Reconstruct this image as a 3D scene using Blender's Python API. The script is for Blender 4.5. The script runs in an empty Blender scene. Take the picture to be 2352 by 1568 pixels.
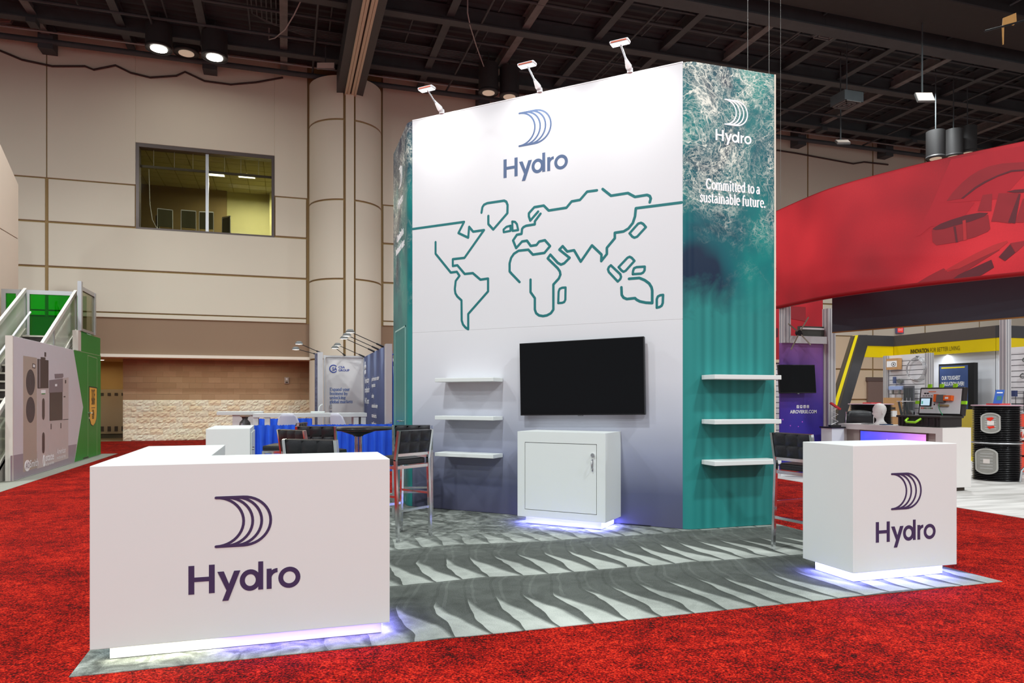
import bpy, math, random
from mathutils import Vector, Matrix
random.seed(7)
S = bpy.context.scene
COL = S.collection
R = math.radians

# ---------------------------------------------------------------- camera, world, lights, exposure
cam_d = bpy.data.cameras.new('camera')
cam_d.lens = 36 * 1650 / 2352
cam_d.sensor_width = 36
cam_d.shift_y = 131 / 2352
cam_d.clip_end = 200
cam = bpy.data.objects.new('camera', cam_d)
cam.location = (0, 0, 1.40)
cam.rotation_euler = (R(90), 0, R(-17.5))
COL.objects.link(cam)
S.camera = cam
S.view_settings.view_transform = 'Standard'
S.view_settings.look = 'None'
S.view_settings.exposure = 0.0
S.view_settings.gamma = 1.0
S.view_settings.use_curve_mapping = False
S.cycles.use_denoising = True
S.cycles.max_bounces = 8
S.cycles.diffuse_bounces = 3
S.cycles.sample_clamp_indirect = 6.0

world = bpy.data.worlds.new('hall_ambient')
S.world = world
world.use_nodes = True
world.node_tree.nodes['Background'].inputs[0].default_value = (.92, .97, 1.0, 1)
world.node_tree.nodes['Background'].inputs[1].default_value = 0.40


def area(name, loc, size, power, color=(1, .95, .88), target=None, sy=None, spread=180):
    d = bpy.data.lights.new(name, 'AREA')
    d.energy = power
    d.color = color
    d.size = size
    if sy:
        d.shape = 'RECTANGLE'
        d.size_y = sy
    d.spread = R(spread)
    o = bpy.data.objects.new(name, d)
    o.location = loc
    if target is not None:
        o.rotation_euler = (Vector(target) - Vector(loc)).to_track_quat('-Z', 'Y').to_euler()
    COL.objects.link(o)
    return o


# high-bay hall lamps, plus unseen ones added behind the camera for frontal light
HALL = (.93, .985, 1)
for hx, hy, pw in ((-2.6, 2.6, 850), (6.8, -.8, 950), (-10, 6, 600), (15, 4, 600), (0, -11, 1500), (-13, -8, 1300), (14, -10, 1500), (-7, 13, 750), (5.5, 13.5, 550), (15, 13, 600)):
    area('hall_lamp', (hx, hy, 11.4), .8, pw, HALL)
for hx in (-4, 10, 20, 29):
    area('hall_lamp', (hx, 18.4, 11.75), .9, 260, HALL, spread=125)
# lamps on the lobby soffit and inside the meeting room
area('lobby_lamp', (-2.3, 25.6, 2.6), 4.5, 16, (1, .93, .78), sy=.5)
area('lobby_lamp', (-6.1, 27.3, 2.58), .8, 11, (1, .86, .6))
area('meeting_room_lamp', (-1.2, 28.6, 9.3), 1.6, 170, (1, .97, .85), sy=.5)


# ---------------------------------------------------------------- helpers
def lin(c):
    return tuple(((x / 255) / 12.92 if x / 255 <= .04045 else ((x / 255 + .055) / 1.055) ** 2.4) for x in c) + (1,)


def nt(name):
    m = bpy.data.materials.new(name)
    m.use_nodes = True
    t = m.node_tree
    b = t.nodes['Principled BSDF']
    return m, t, b


def N(t, kind, **kw):
    n = t.nodes.new(kind)
    for k, v in kw.items():
        if k.startswith('i_'):
            n.inputs[k[2:].replace('_', ' ')].default_value = v
        else:
            setattr(n, k, v)
    return n


def math_n(t, op, a, b=None, c=None):
    n = t.nodes.new('ShaderNodeMath')
    n.operation = op
    for i, v in enumerate((a, b, c)):
        if v is None:
            continue
        if isinstance(v, (int, float)):
            n.inputs[i].default_value = v
        else:
            t.links.new(v, n.inputs[i])
    return n.outputs[0]


def ramp(t, fac, stops, interp='LINEAR'):
    n = t.nodes.new('ShaderNodeValToRGB')
    n.color_ramp.interpolation = interp
    e = n.color_ramp.elements
    while len(e) < len(stops):
        e.new(.5)
    for el, (p, c) in zip(e, stops):
        el.position = p
        el.color = lin(c)
    t.links.new(fac, n.inputs[0])
    return n.outputs[0]


def mixc(t, fac, a, b, mode='MIX'):
    n = t.nodes.new('ShaderNodeMix')
    n.data_type = 'RGBA'
    n.blend_type = mode
    if isinstance(fac, (int, float)):
        n.inputs[0].default_value = fac
    else:
        t.links.new(fac, n.inputs[0])
    for k, v in ((6, a), (7, b)):
        if isinstance(v, tuple):
            n.inputs[k].default_value = v
        else:
            t.links.new(v, n.inputs[k])
    return n.outputs[2]


def objco(t):
    return t.nodes.new('ShaderNodeTexCoord').outputs['Object']


def noise(t, vec, scale, detail=3, rough=.5, dist=0):
    n = N(t, 'ShaderNodeTexNoise')
    n.inputs['Scale'].default_value = scale
    n.inputs['Detail'].default_value = detail
    n.inputs['Roughness'].default_value = rough
    n.inputs['Distortion'].default_value = dist
    if vec is not None:
        t.links.new(vec, n.inputs['Vector'])
    return n


MATS = {}


def mat(name, rgb, rough=.55, metal=0., var=.05, scale=6., bump=0., emit=None, spec=.4):
    if name in MATS:
        return MATS[name]
    m, t, b = nt(name)
    co = objco(t)
    nz = noise(t, co, scale)
    lo = tuple(x * (1 - var) for x in lin(rgb)[:3]) + (1,)
    hi = tuple(min(1, x * (1 + var)) for x in lin(rgb)[:3]) + (1,)
    c = mixc(t, nz.outputs[0], lo, hi)
    t.links.new(c, b.inputs['Base Color'])
    b.inputs['Roughness'].default_value = rough
    b.inputs['Metallic'].default_value = metal
    b.inputs['Specular IOR Level'].default_value = spec
    if bump:
        bp = N(t, 'ShaderNodeBump')
        bp.inputs['Strength'].default_value = bump
        bp.inputs['Distance'].default_value = .01
        t.links.new(nz.outputs[0], bp.inputs['Height'])
        t.links.new(bp.outputs[0], b.inputs['Normal'])
    if emit:
        t.links.new(c, b.inputs['Emission Color'])
        b.inputs['Emission Strength'].default_value = emit
    MATS[name] = m
    return m


def glass(name, rgb, alpha_mix=.85, rough=.02, milk=0.):
    """thin pane: mostly see-through, tinted, with a clear reflection"""
    if name in MATS:
        return MATS[name]
    m, t, b = nt(name)
    out = t.nodes['Material Output']
    tr = N(t, 'ShaderNodeBsdfTransparent')
    tr.inputs[0].default_value = lin(rgb)
    gl = N(t, 'ShaderNodeBsdfGlossy')
    gl.inputs['Roughness'].default_value = rough
    fr = N(t, 'ShaderNodeFresnel')
    fr.inputs[0].default_value = 1.45
    mx = N(t, 'ShaderNodeMixShader')
    nz = noise(t, objco(t), 1.5)
    f = math_n(t, 'MULTIPLY_ADD', nz.outputs[0], .02, 1 - alpha_mix - .01)
    f2 = math_n(t, 'ADD', f, math_n(t, 'MULTIPLY', fr.outputs[0], .25))
    t.links.new(f2, mx.inputs[0])
    t.links.new(tr.outputs[0], mx.inputs[1])
    t.links.new(gl.outputs[0], mx.inputs[2])
    last = mx.outputs[0]
    if milk:
        df = N(t, 'ShaderNodeBsdfDiffuse')
        df.inputs[0].default_value = lin((226, 226, 214))
        m2 = N(t, 'ShaderNodeMixShader')
        m2.inputs[0].default_value = milk
        t.links.new(last, m2.inputs[1])
        t.links.new(df.outputs[0], m2.inputs[2])
        last = m2.outputs[0]
    t.links.new(last, out.inputs[0])
    MATS[name] = m
    return m


def tag(o, label=None, cat=None, group=None, kind=None):
    for k, v in (('label', label), ('category', cat), ('group', group), ('kind', kind)):
        if v:
            o[k] = v
    return o


def thing(name, label, cat, loc=(0, 0, 0), rotz=0, group=None, kind=None):
    o = bpy.data.objects.new(name, None)
    o.empty_display_size = .1
    o.location = loc
    o.rotation_euler = (0, 0, rotz)
    COL.objects.link(o)
    return tag(o, label, cat, group, kind)


def root_loc(o):
    v = Vector((0, 0, 0))
    while o is not None:
        v += o.location
        o = o.parent
    return v


def frame(o, ux, uy=(0, 0, 1)):
    o, ux, uy = Vector(o), Vector(ux).normalized(), Vector(uy).normalized()
    return (o, ux, uy, ux.cross(uy))


class MB:
    def __init__(s):
        s.v, s.f, s.sm = [], [], set()

    def add(s, verts, faces, smooth=False):
        n = len(s.v)
        s.v += [tuple(v) for v in verts]
        for f in faces:
            if smooth:
                s.sm.add(len(s.f))
            s.f.append(tuple(i + n for i in f))
        return s

    def box(s, a, b):
        x0, y0, z0 = [min(p, q) for p, q in zip(a, b)]
        x1, y1, z1 = [max(p, q) for p, q in zip(a, b)]
        return s.add([(x0, y0, z0), (x1, y0, z0), (x1, y1, z0), (x0, y1, z0),
                      (x0, y0, z1), (x1, y0, z1), (x1, y1, z1), (x0, y1, z1)],
                     [(3, 2, 1, 0), (4, 5, 6, 7), (0, 1, 5, 4), (1, 2, 6, 5), (2, 3, 7, 6), (3, 0, 4, 7)])

    def obox(s, fr, a, b):
        """box given in a frame: (u, v, n) ranges"""
        o, ux, uy, un = fr
        p = [o + ux * x + uy * y + un * z for z in (a[2], b[2]) for (x, y) in
             ((a[0], a[1]), (b[0], a[1]), (b[0], b[1]), (a[0], b[1]))]
        return s.add(p, [(3, 2, 1, 0), (4, 5, 6, 7), (0, 1, 5, 4), (1, 2, 6, 5), (2, 3, 7, 6), (3, 0, 4, 7)])

    def bar(s, p, q, w, h=None, up=(0, 0, 1)):
        h = w if h is None else h
        p, q = Vector(p), Vector(q)
        d = (q - p).normalized()
        u = Vector(up)
        if abs(d.dot(u)) > .98:
            u = Vector((1, 0, 0))
        x = d.cross(u).normalized() * w / 2
        y = x.cross(d).normalized() * h / 2
        return s.add([p - x - y, p + x - y, p + x + y, p - x + y, q - x - y, q + x - y, q + x + y, q - x + y],
                     [(3, 2, 1, 0), (4, 5, 6, 7), (0, 1, 5, 4), (1, 2, 6, 5), (2, 3, 7, 6), (3, 0, 4, 7)])

    def poly(s, pts2, fr, d0=0., d1=.002):
        """flat polygon in a frame, extruded from d0 to d1 along the frame normal"""
        o, ux, uy, un = fr
        ar = sum(a[0] * b[1] - b[0] * a[1] for a, b in zip(pts2, pts2[1:] + pts2[:1]))
        if ar < 0:
            pts2 = pts2[::-1]
        n = len(pts2)
        v = [o + ux * a + uy * b + un * d for d in (d0, d1) for a, b in pts2]
        f = [tuple(range(n - 1, -1, -1)), tuple(range(n, 2 * n))]
        f += [(i, (i + 1) % n, n + (i + 1) % n, n + i) for i in range(n)]
        return s.add(v, f)

    def disc(s, c, rx, ry, fr, d0=0., d1=.002, n=20, a0=0):
        return s.poly([(c[0] + rx * math.cos(a0 + 2 * math.pi * k / n), c[1] + ry * math.sin(a0 + 2 * math.pi * k / n))
                       for k in range(n)], fr, d0, d1)

    def ring(s, c, rx, ry, w, fr, d0=0., d1=.002, n=28, a0=0, a1=360):
        full = abs(a1 - a0) >= 359.9
        m = n if full else n + 1
        pts = []
        for k in range(m):
            a = R(a0 + (a1 - a0) * k / n)
            pts.append((math.cos(a), math.sin(a)))
        o, ux, uy, un = fr
        v = []
        for d in (d0, d1):
            for e in (-w / 2, w / 2):
                v += [o + ux * (c[0] + (rx + e) * a) + uy * (c[1] + (ry + e) * b) + un * d for a, b in pts]
        f = []
        for k in range(n):
            j = (k + 1) % m
            f += [(2 * m + k, 3 * m + k, 3 * m + j, 2 * m + j), (k, j, m + j, m + k),
                  (m + k, m + j, 3 * m + j, 3 * m + k), (k, 2 * m + k, 2 * m + j, j)]
        return s.add(v, f)

    def stroke(s, pts, w, fr, d0=0., d1=.002, closed=False, caps=True):
        P = pts + pts[:1] if closed else pts
        for i, ((a, b), (c, d)) in enumerate(zip(P, P[1:])):
            l = math.hypot(c - a, d - b)
            if l < 1e-6:
                continue
            nx, ny = -(d - b) / l * w / 2, (c - a) / l * w / 2
            s.poly([(a + nx, b + ny), (a - nx, b - ny), (c - nx, d - ny), (c + nx, d + ny)], fr, d0, d1 - .00012 * (i % 2))
        J = P if caps else P[1:-1]
        for a, b in J:
            s.disc((a, b), w / 2, w / 2, fr, d0, d1 - .00024, 10)
        return s

    def cyl(s, p, q, r0, r1=None, n=16, caps=True, smooth=True):
        r1 = r0 if r1 is None else r1
        p, q = Vector(p), Vector(q)
        d = (q - p).normalized()
        x = d.orthogonal().normalized()
        y = d.cross(x)
        v = []
        for c, r in ((p, r0), (q, r1)):
            v += [c + (x * math.cos(2 * math.pi * k / n) + y * math.sin(2 * math.pi * k / n)) * r for k in range(n)]
        s.add(v, [(k, (k + 1) % n, n + (k + 1) % n, n + k) for k in range(n)], smooth)
        if caps:
            s.add(v, [tuple(range(n - 1, -1, -1)), tuple(range(n, 2 * n))])
        return s

    def tube(s, pts, r, n=8, smooth=True, closed=False):
        pts = [Vector(p) for p in pts]
        m = len(pts)
        v = []
        x = None
        for i, p in enumerate(pts):
            if closed:
                d = pts[(i + 1) % m] - pts[i - 1]
            else:
                d = pts[min(i + 1, m - 1)] - pts[max(i - 1, 0)]
            d.normalize()
            x = d.orthogonal().normalized() if x is None else (x - d * x.dot(d)).normalized()
            y = d.cross(x)
            v += [p + (x * math.cos(2 * math.pi * k / n) + y * math.sin(2 * math.pi * k / n)) * r for k in range(n)]
        f = []
        for i in range(m if closed else m - 1):
            j = (i + 1) % m
            f += [(i * n + k, i * n + (k + 1) % n, j * n + (k + 1) % n, j * n + k) for k in range(n)]
        s.add(v, f, smooth)
        if not closed:
            s.add(v, [tuple(range(n - 1, -1, -1)), tuple(range((m - 1) * n, m * n))])
        return s

    def lathe(s, prof, c, n=24, smooth=True, a0=0, a1=360):
        full = abs(a1 - a0) >= 359.9
        m = n if full else n + 1
        v = []
        for r, z in prof:
            v += [(c[0] + r * math.cos(R(a0 + (a1 - a0) * k / n)), c[1] + r * math.sin(R(a0 + (a1 - a0) * k / n)), c[2] + z)
                  for k in range(m)]
        f = []
        for i in range(len(prof) - 1):
            for k in range(n):
                j = (k + 1) % m
                f.append((i * m + k, i * m + j, (i + 1) * m + j, (i + 1) * m + k))
        s.add(v, f, smooth)
        return s

    def sheet(s, grid, smooth=True):
        """grid: list of rows of points"""
        n = len(grid[0])
        v = [p for row in grid for p in row]
        f = [(i * n + k, i * n + k + 1, (i + 1) * n + k + 1, (i + 1) * n + k)
             for i in range(len(grid) - 1) for k in range(n - 1)]
        return s.add(v, f, smooth)

    def pillow(s, fr, a, b, h, n=5):
        """bulged cushion tile over a rectangle of a frame"""
        o, ux, uy, un = fr
        g = []
        for j in range(n + 1):
            row = []
            for i in range(n + 1):
                p, q = i / n, j / n
                e = (1 - (2 * p - 1) ** 4) * (1 - (2 * q - 1) ** 4)
                row.append(o + ux * (a[0] + (b[0] - a[0]) * p) + uy * (a[1] + (b[1] - a[1]) * q) + un * (h * e ** .6))
            g.append(row)
        return s.sheet(g)

    def mesh(s, name, off=Vector((0, 0, 0))):
        me = bpy.data.meshes.new(name)
        me.from_pydata([Vector(v) - off for v in s.v], [], s.f)
        if s.sm:
            me.polygons.foreach_set('use_smooth', [i in s.sm for i in range(len(s.f))])
        me.update()
        return me

    def build(s, name, m, parent=None, label=None, cat=None, bevel=0, seg=2, **kw):
        if parent is None:
            xs, ys, zs = zip(*s.v)
            off = Vector(((min(xs) + max(xs)) / 2, (min(ys) + max(ys)) / 2, min(zs)))
        else:
            off = root_loc(parent)
        o = bpy.data.objects.new(name, s.mesh(name, off))
        COL.objects.link(o)
        if parent is None:
            o.location = off
        else:
            o.parent = parent
        o.data.materials.append(m)
        if bevel:
            bv = o.modifiers.new('bevel', 'BEVEL')
            bv.width = bevel
            bv.segments = seg
            bv.limit_method = 'ANGLE'
        tag(o, label, cat, **kw)
        return o


def copy_tree(o, parent=None):
    c = o.copy()
    COL.objects.link(c)
    if parent is not None:
        c.parent = parent
    for ch in list(o.children):
        copy_tree(ch, c)
    return c


def clone(o, loc, rotz, label=None, group=None):
    c = copy_tree(o)
    c.location = loc
    c.rotation_euler = (0, 0, rotz)
    tag(c, label, group=group)
    return c


def text(body, fr, x, y, w=None, h=None, bold=0., align='L', d0=0., d1=.002, shear=0.):
    """lettering set in a frame; w fixes the printed width, h the size of the type"""
    cu = bpy.data.curves.new('lettering', 'FONT')
    cu.body = body
    cu.size = 1
    cu.offset = bold
    cu.shear = shear
    cu.resolution_u = 3
    ob = bpy.data.objects.new('lettering', cu)
    COL.objects.link(ob)
    bpy.context.view_layer.update()
    me = bpy.data.meshes.new_from_object(ob)
    b = MB()
    vs = [v.co.copy() for v in me.vertices]
    if vs:
        x0, x1 = min(v.x for v in vs), max(v.x for v in vs)
        sy = h if h else (w / (x1 - x0))
        sx = (w / (x1 - x0)) if w else sy
        wd = (x1 - x0) * sx
        ox = {'L': 0, 'C': -wd / 2, 'R': -wd}[align]
        o, ux, uy, un = fr
        P = [o + ux * (x + ox + (v.x - x0) * sx) + uy * (y + v.y * sy) + un * d1 for v in vs]
        b.add(P, [tuple(p.vertices) for p in me.polygons])
    bpy.data.objects.remove(ob)
    bpy.data.curves.remove(cu)
    bpy.data.meshes.remove(me)
    return b


# ---- serif lettering drawn with strokes -------------------------------------------------
def _V(x, y0, y1, a='b', b='b'):
    L = [('l', [(x, y0), (x, y1)], 1)]
    for y, k in ((y0, a), (y1, b)):
        if k in 'bl':
            L.append(('l', [(x - .11, y), (x, y)], .45))
        if k in 'br':
            L.append(('l', [(x, y), (x + .11, y)], .45))
    return L


def _H(x0, x1):
    m = (x1 - x0)
    return [('l', [(x0, .36), (x0 + m * .4, .49), (x0 + m * .8, .47), (x1, .36)], .7)]


GL = {
    'C': (.68, [('e', .34, .36, .28, .33, 40, 320, 1), ('l', [(.56, .5), (.56, .66)], .5)]),
    'E': (.62, _V(.14, 0, .7) + [('l', [(.14, .69), (.5, .69), (.5, .55)], .5), ('l', [(.14, .36), (.4, .36)], .5), ('l', [(.14, .01), (.52, .01), (.52, .16)], .5)]),
    'a': (.5, [('e', .2, .14, .13, .13, 0, 360, .8)] + _V(.37, .02, .36, 'r', 'n') + [('l', [(.1, .4), (.2, .49), (.32, .46), (.37, .36)], .7)]),
    'b': (.54, _V(.12, 0, .72, 'n', 'l') + [('e', .28, .24, .17, .23, 0, 360, .9)]),
    'c': (.46, [('e', .25, .25, .19, .23, 50, 310, .9)]),
    'd': (.56, _V(.42, .02, .72, 'r', 'l') + [('e', .25, .24, .17, .23, 0, 360, .9)]),
    'e': (.48, [('e', .25, .25, .19, .23, 0, 310, .9), ('l', [(.08, .26), (.43, .26)], .5)]),
    'f': (.36, _V(.16, 0, .55, 'b', 'n') + [('l', [(.16, .55), (.2, .68), (.3, .72), (.36, .66)], .8), ('l', [(.04, .47), (.32, .47)], .5)]),
    'g': (.5, [('e', .23, .32, .15, .16, 0, 360, .8), ('l', [(.14, .14), (.1, .06), (.36, .02), (.42, -.1), (.3, -.21), (.12, -.19), (.07, -.08), (.14, .02)], .6), ('l', [(.36, .44), (.48, .47)], .6)]),
    'i': (.28, _V(.14, 0, .48, 'b', 'l') + [('d', .13, .64, .07)]),
    'k': (.54, _V(.12, 0, .72, 'b', 'l') + [('l', [(.14, .2), (.4, .48)], .5), ('l', [(.22, .28), (.48, 0)], 1)]),
    'l': (.28, _V(.14, 0, .72, 'b', 'l')),
    'm': (.82, _V(.12, 0, .48, 'b', 'l') + _H(.12, .4) + _V(.4, 0, .38, 'b', 'n') + _H(.4, .68) + _V(.68, 0, .38, 'b', 'n')),
    'n': (.56, _V(.12, 0, .48, 'b', 'l') + _H(.12, .42) + _V(.42, 0, .38, 'b', 'n')),
    'o': (.5, [('e', .25, .24, .2, .23, 0, 360, .9)]),
    'p': (.54, _V(.12, -.22, .48, 'b', 'l') + [('e', .28, .24, .17, .23, 0, 360, .9)]),
    'r': (.42, _V(.12, 0, .48, 'b', 'l') + [('l', [(.12, .36), (.22, .48), (.36, .46)], .8)]),
    's': (.4, [('l', [(.33, .36), (.31, .45), (.19, .49), (.09, .4), (.12, .3), (.29, .2), (.32, .1), (.22, .0), (.09, .03), (.06, .13)], .75)]),
    't': (.34, _V(.15, .06, .6, 'n', 'n') + [('l', [(.15, .06), (.2, 0), (.32, .03)], .7), ('l', [(.03, .47), (.31, .47)], .5)]),
    'u': (.56, _V(.12, .12, .48, 'n', 'l') + _V(.42, .02, .48, 'r', 'l') + [('l', [(.12, .12), (.18, .01), (.3, .01), (.42, .12)], .7)]),
    'x': (.5, [('l', [(.08, .48), (.42, 0)], 1), ('l', [(.42, .48), (.08, 0)], .5), ('l', [(.01, .48), (.17, .48)], .45), ('l', [(.33, 0), (.49, 0)], .45)]),
    'y': (.5, [('l', [(.08, .48), (.26, .02)], 1), ('l', [(.43, .48), (.2, -.2), (.08, -.2)], .5), ('l', [(.01, .48), (.17, .48)], .45), ('l', [(.36, .48), (.5, .48)], .45)]),
    '.': (.24, [('d', .1, .05, .07)]), ' ': (.24, []),
}


def serif(body, fr, x, y, w, h, weight=.1, d1=.002):
    """stroke-drawn serif line of given width w and type size h"""
    tot = sum(GL[c][0] for c in body)
    sx = w / tot
    o, ux, uy, un = fr
    f2 = (o, ux, uy, un)
    b = MB()
    cx = 0
    dd = [d1]

    def nx():
        dd[0] = d1 + ((dd[0] - d1) + .00012) % .00096
        return dd[0]

    for c in body:
        adv, el = GL[c]
        T = lambda p: (x + (cx + p[0]) * sx, y + p[1] * h)
        for e in el:
            if e[0] == 'l':
                b.stroke([T(p) for p in e[1]], weight * h * e[2], f2, 0, nx(), caps=False)
                for p in e[1][1:-1]:
                    b.disc(T(p), weight * h * e[2] / 2, weight * h * e[2] / 2, f2, 0, dd[0] - .0003, 6)
            elif e[0] == 'e':
                b.ring(T((e[1], e[2])), e[3] * sx, e[4] * h, weight * h * e[7], f2, 0, nx(), 14, e[5], e[6])
            else:
                b.disc(T((e[1], e[2])), e[3] * h * 1.05, e[3] * h * 1.05, f2, 0, nx(), 8)
        cx += adv
    return b


# ---- the crescent emblem and the word under it ------------------------------------------
def emblem(fr, x, y, w, d1=.001):
    b = MB()
    h = w * .944
    t = w * .049
    r = h / 2
    rx = (w - t) * .5
    for k in range(4):
        cx = x + (w - t) * k / 6 + t / 2
        b.ring((cx, y + r), rx, r - t / 2, t, fr, 0, d1 + .00015 * k, 22, -90, 90)
    for yy in (y + t / 2, y + h - t / 2):
        b.stroke([(x + t / 2, yy), (x + t / 2 + (w - t) * .5, yy)], t, fr, 0, d1 + .0009)
    return b


def wordmark(fr, x, y, W, d1=.001):
    b = MB()
    u = W / 1388.
    P = lambda *q: [(x + a * u, y + c * u) for a, c in q]
    k = [d1]

    def L(q, w):
        k[0] += .00015
        b.stroke(P(*q), w * u, fr, 0, k[0], caps=False)
    L([(35, 0), (35, 370)], 70)
    L([(280, 0), (280, 370)], 70)
    L([(35, 188), (280, 188)], 58)
    b.poly(P((348, 272), (425, 272), (492, 98), (465, 10)), fr, 0, d1 + .0012)
    b.poly(P((552, 272), (628, 272), (482, -112), (408, -112)), fr, 0, d1 + .0016)
    b.ring(P((752, 134))[0], 100 * u, 110 * u, 64 * u, fr, 0, d1)
    L([(882, 0), (882, 372)], 62)
    L([(988, 0), (988, 268)], 62)
    b.ring(P((1098, 138))[0], 108 * u, 104 * u, 56 * u, fr, 0, d1, 10, 92, 172)
    b.ring(P((1246, 134))[0], 111 * u, 111 * u, 62 * u, fr, 0, d1)
    return b

# ---------------------------------------------------------------- materials shared by many things
WHITE = mat('white_laminate', (218, 222, 219), .45, var=.01)
WHITE_METAL = mat('white_metal', (232, 232, 232), .35, var=.02)
CHROME = mat('chrome', (225, 225, 228), .12, 1, var=.02)
ALU = mat('brushed_aluminium', (188, 188, 190), .35, .75, var=.04, scale=30)
ALU_WHITE = mat('satin_silver_extrusion', (205, 204, 204), .4, .3, var=.03)
BLACK_LEATHER = mat('black_leatherette', (34, 34, 37), .38, var=.12, scale=60, bump=.15)
BLACK = mat('black_plastic', (24, 24, 26), .45, var=.1)
BLACK_GLOSS = mat('black_gloss', (10, 10, 12), .08, var=.05, spec=.6)
DECK = mat('roof_deck_black', (56, 62, 64), .75, var=.35, scale=1.4)
STEEL_BLACK = mat('black_painted_steel', (70, 76, 78), .6, var=.25, scale=2.5)
STEEL_DUSTY = mat('dusty_painted_steel', (112, 114, 112), .7, var=.35, scale=5)
BEIGE = mat('beige_wall_paint', (222, 214, 194), .7, var=.03, scale=.6)
JOINT = mat('olive_joint_recess', (158, 132, 88), .8, var=.05)
BROWN_BAND = mat('brown_fascia_paint', (150, 124, 100), .7, var=.06, scale=.5)
NAVY_INK = mat('aubergine_ink', (62, 48, 84), .5, var=.04)
BLUE_INK = mat('slate_blue_ink', (78, 98, 132), .5, var=.04)
TEAL_INK = mat('teal_ink', (20, 110, 112), .5, var=.05)
WHITE_INK = mat('white_ink', (246, 246, 246), .5, var=.01, emit=None)
DARK_INK = mat('near_black_ink', (38, 30, 30), .5, var=.04)
SHADOW_GAP = mat('dark_gap', (70, 60, 52), .8, var=.05)
LAMP = mat('lamp_lens', (255, 250, 240), .4, var=.01, emit=24)
WIRE_D = mat('thin_wire_grey', (120, 118, 114), .5, .4)
LAMP_DIM = mat('lamp_lens_off', (225, 205, 180), .4, var=.02, emit=.35)

# ---------------------------------------------------------------- floor and carpets
b = MB().box((-40, -12, -.30), (60, 33, -.02))
b.build('floor', mat('concrete', (150, 146, 140), .8, var=.08, scale=3), kind='structure')


def carpet_red():
    m, t, bs = nt('red_speckled_carpet')
    co = objco(t)
    f = noise(t, co, 95, 2.5, .65)
    g = noise(t, co, 1.6, 4, .6, .6)
    h = noise(t, co, 9, 3, .6)
    k = math_n(t, 'ADD', math_n(t, 'MULTIPLY', f.outputs[0], .78), math_n(t, 'MULTIPLY', h.outputs[0], .22))
    k = math_n(t, 'ADD', k, math_n(t, 'MULTIPLY_ADD', g.outputs[0], .22, -.11))
    c = ramp(t, k, [(.37, (14, 5, 3)), (.46, (98, 6, 2)), (.54, (158, 11, 4)), (.66, (218, 58, 30))])
    t.links.new(c, bs.inputs['Base Color'])
    bs.inputs['Roughness'].default_value = .95
    bs.inputs['Specular IOR Level'].default_value = .1
    bp = N(t, 'ShaderNodeBump')
    bp.inputs['Strength'].default_value = .5
    bp.inputs['Distance'].default_value = .012
    t.links.new(f.outputs[0], bp.inputs['Height'])
    t.links.new(bp.outputs[0], bs.inputs['Normal'])
    return m


MB().box((-7.5, 24.9, -.02), (17.96, 26.4, -.004)).build('lobby_carpet', carpet_red(), None, 'strip of red carpet running back under the lobby soffit to the block wall', 'carpet')
MB().box((-40, -12, -.02), (60, 24.88, -.004)).build('aisle_carpet', carpet_red(), None,
    'bright red speckled carpet of the aisles around the booths', 'carpet')


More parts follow.
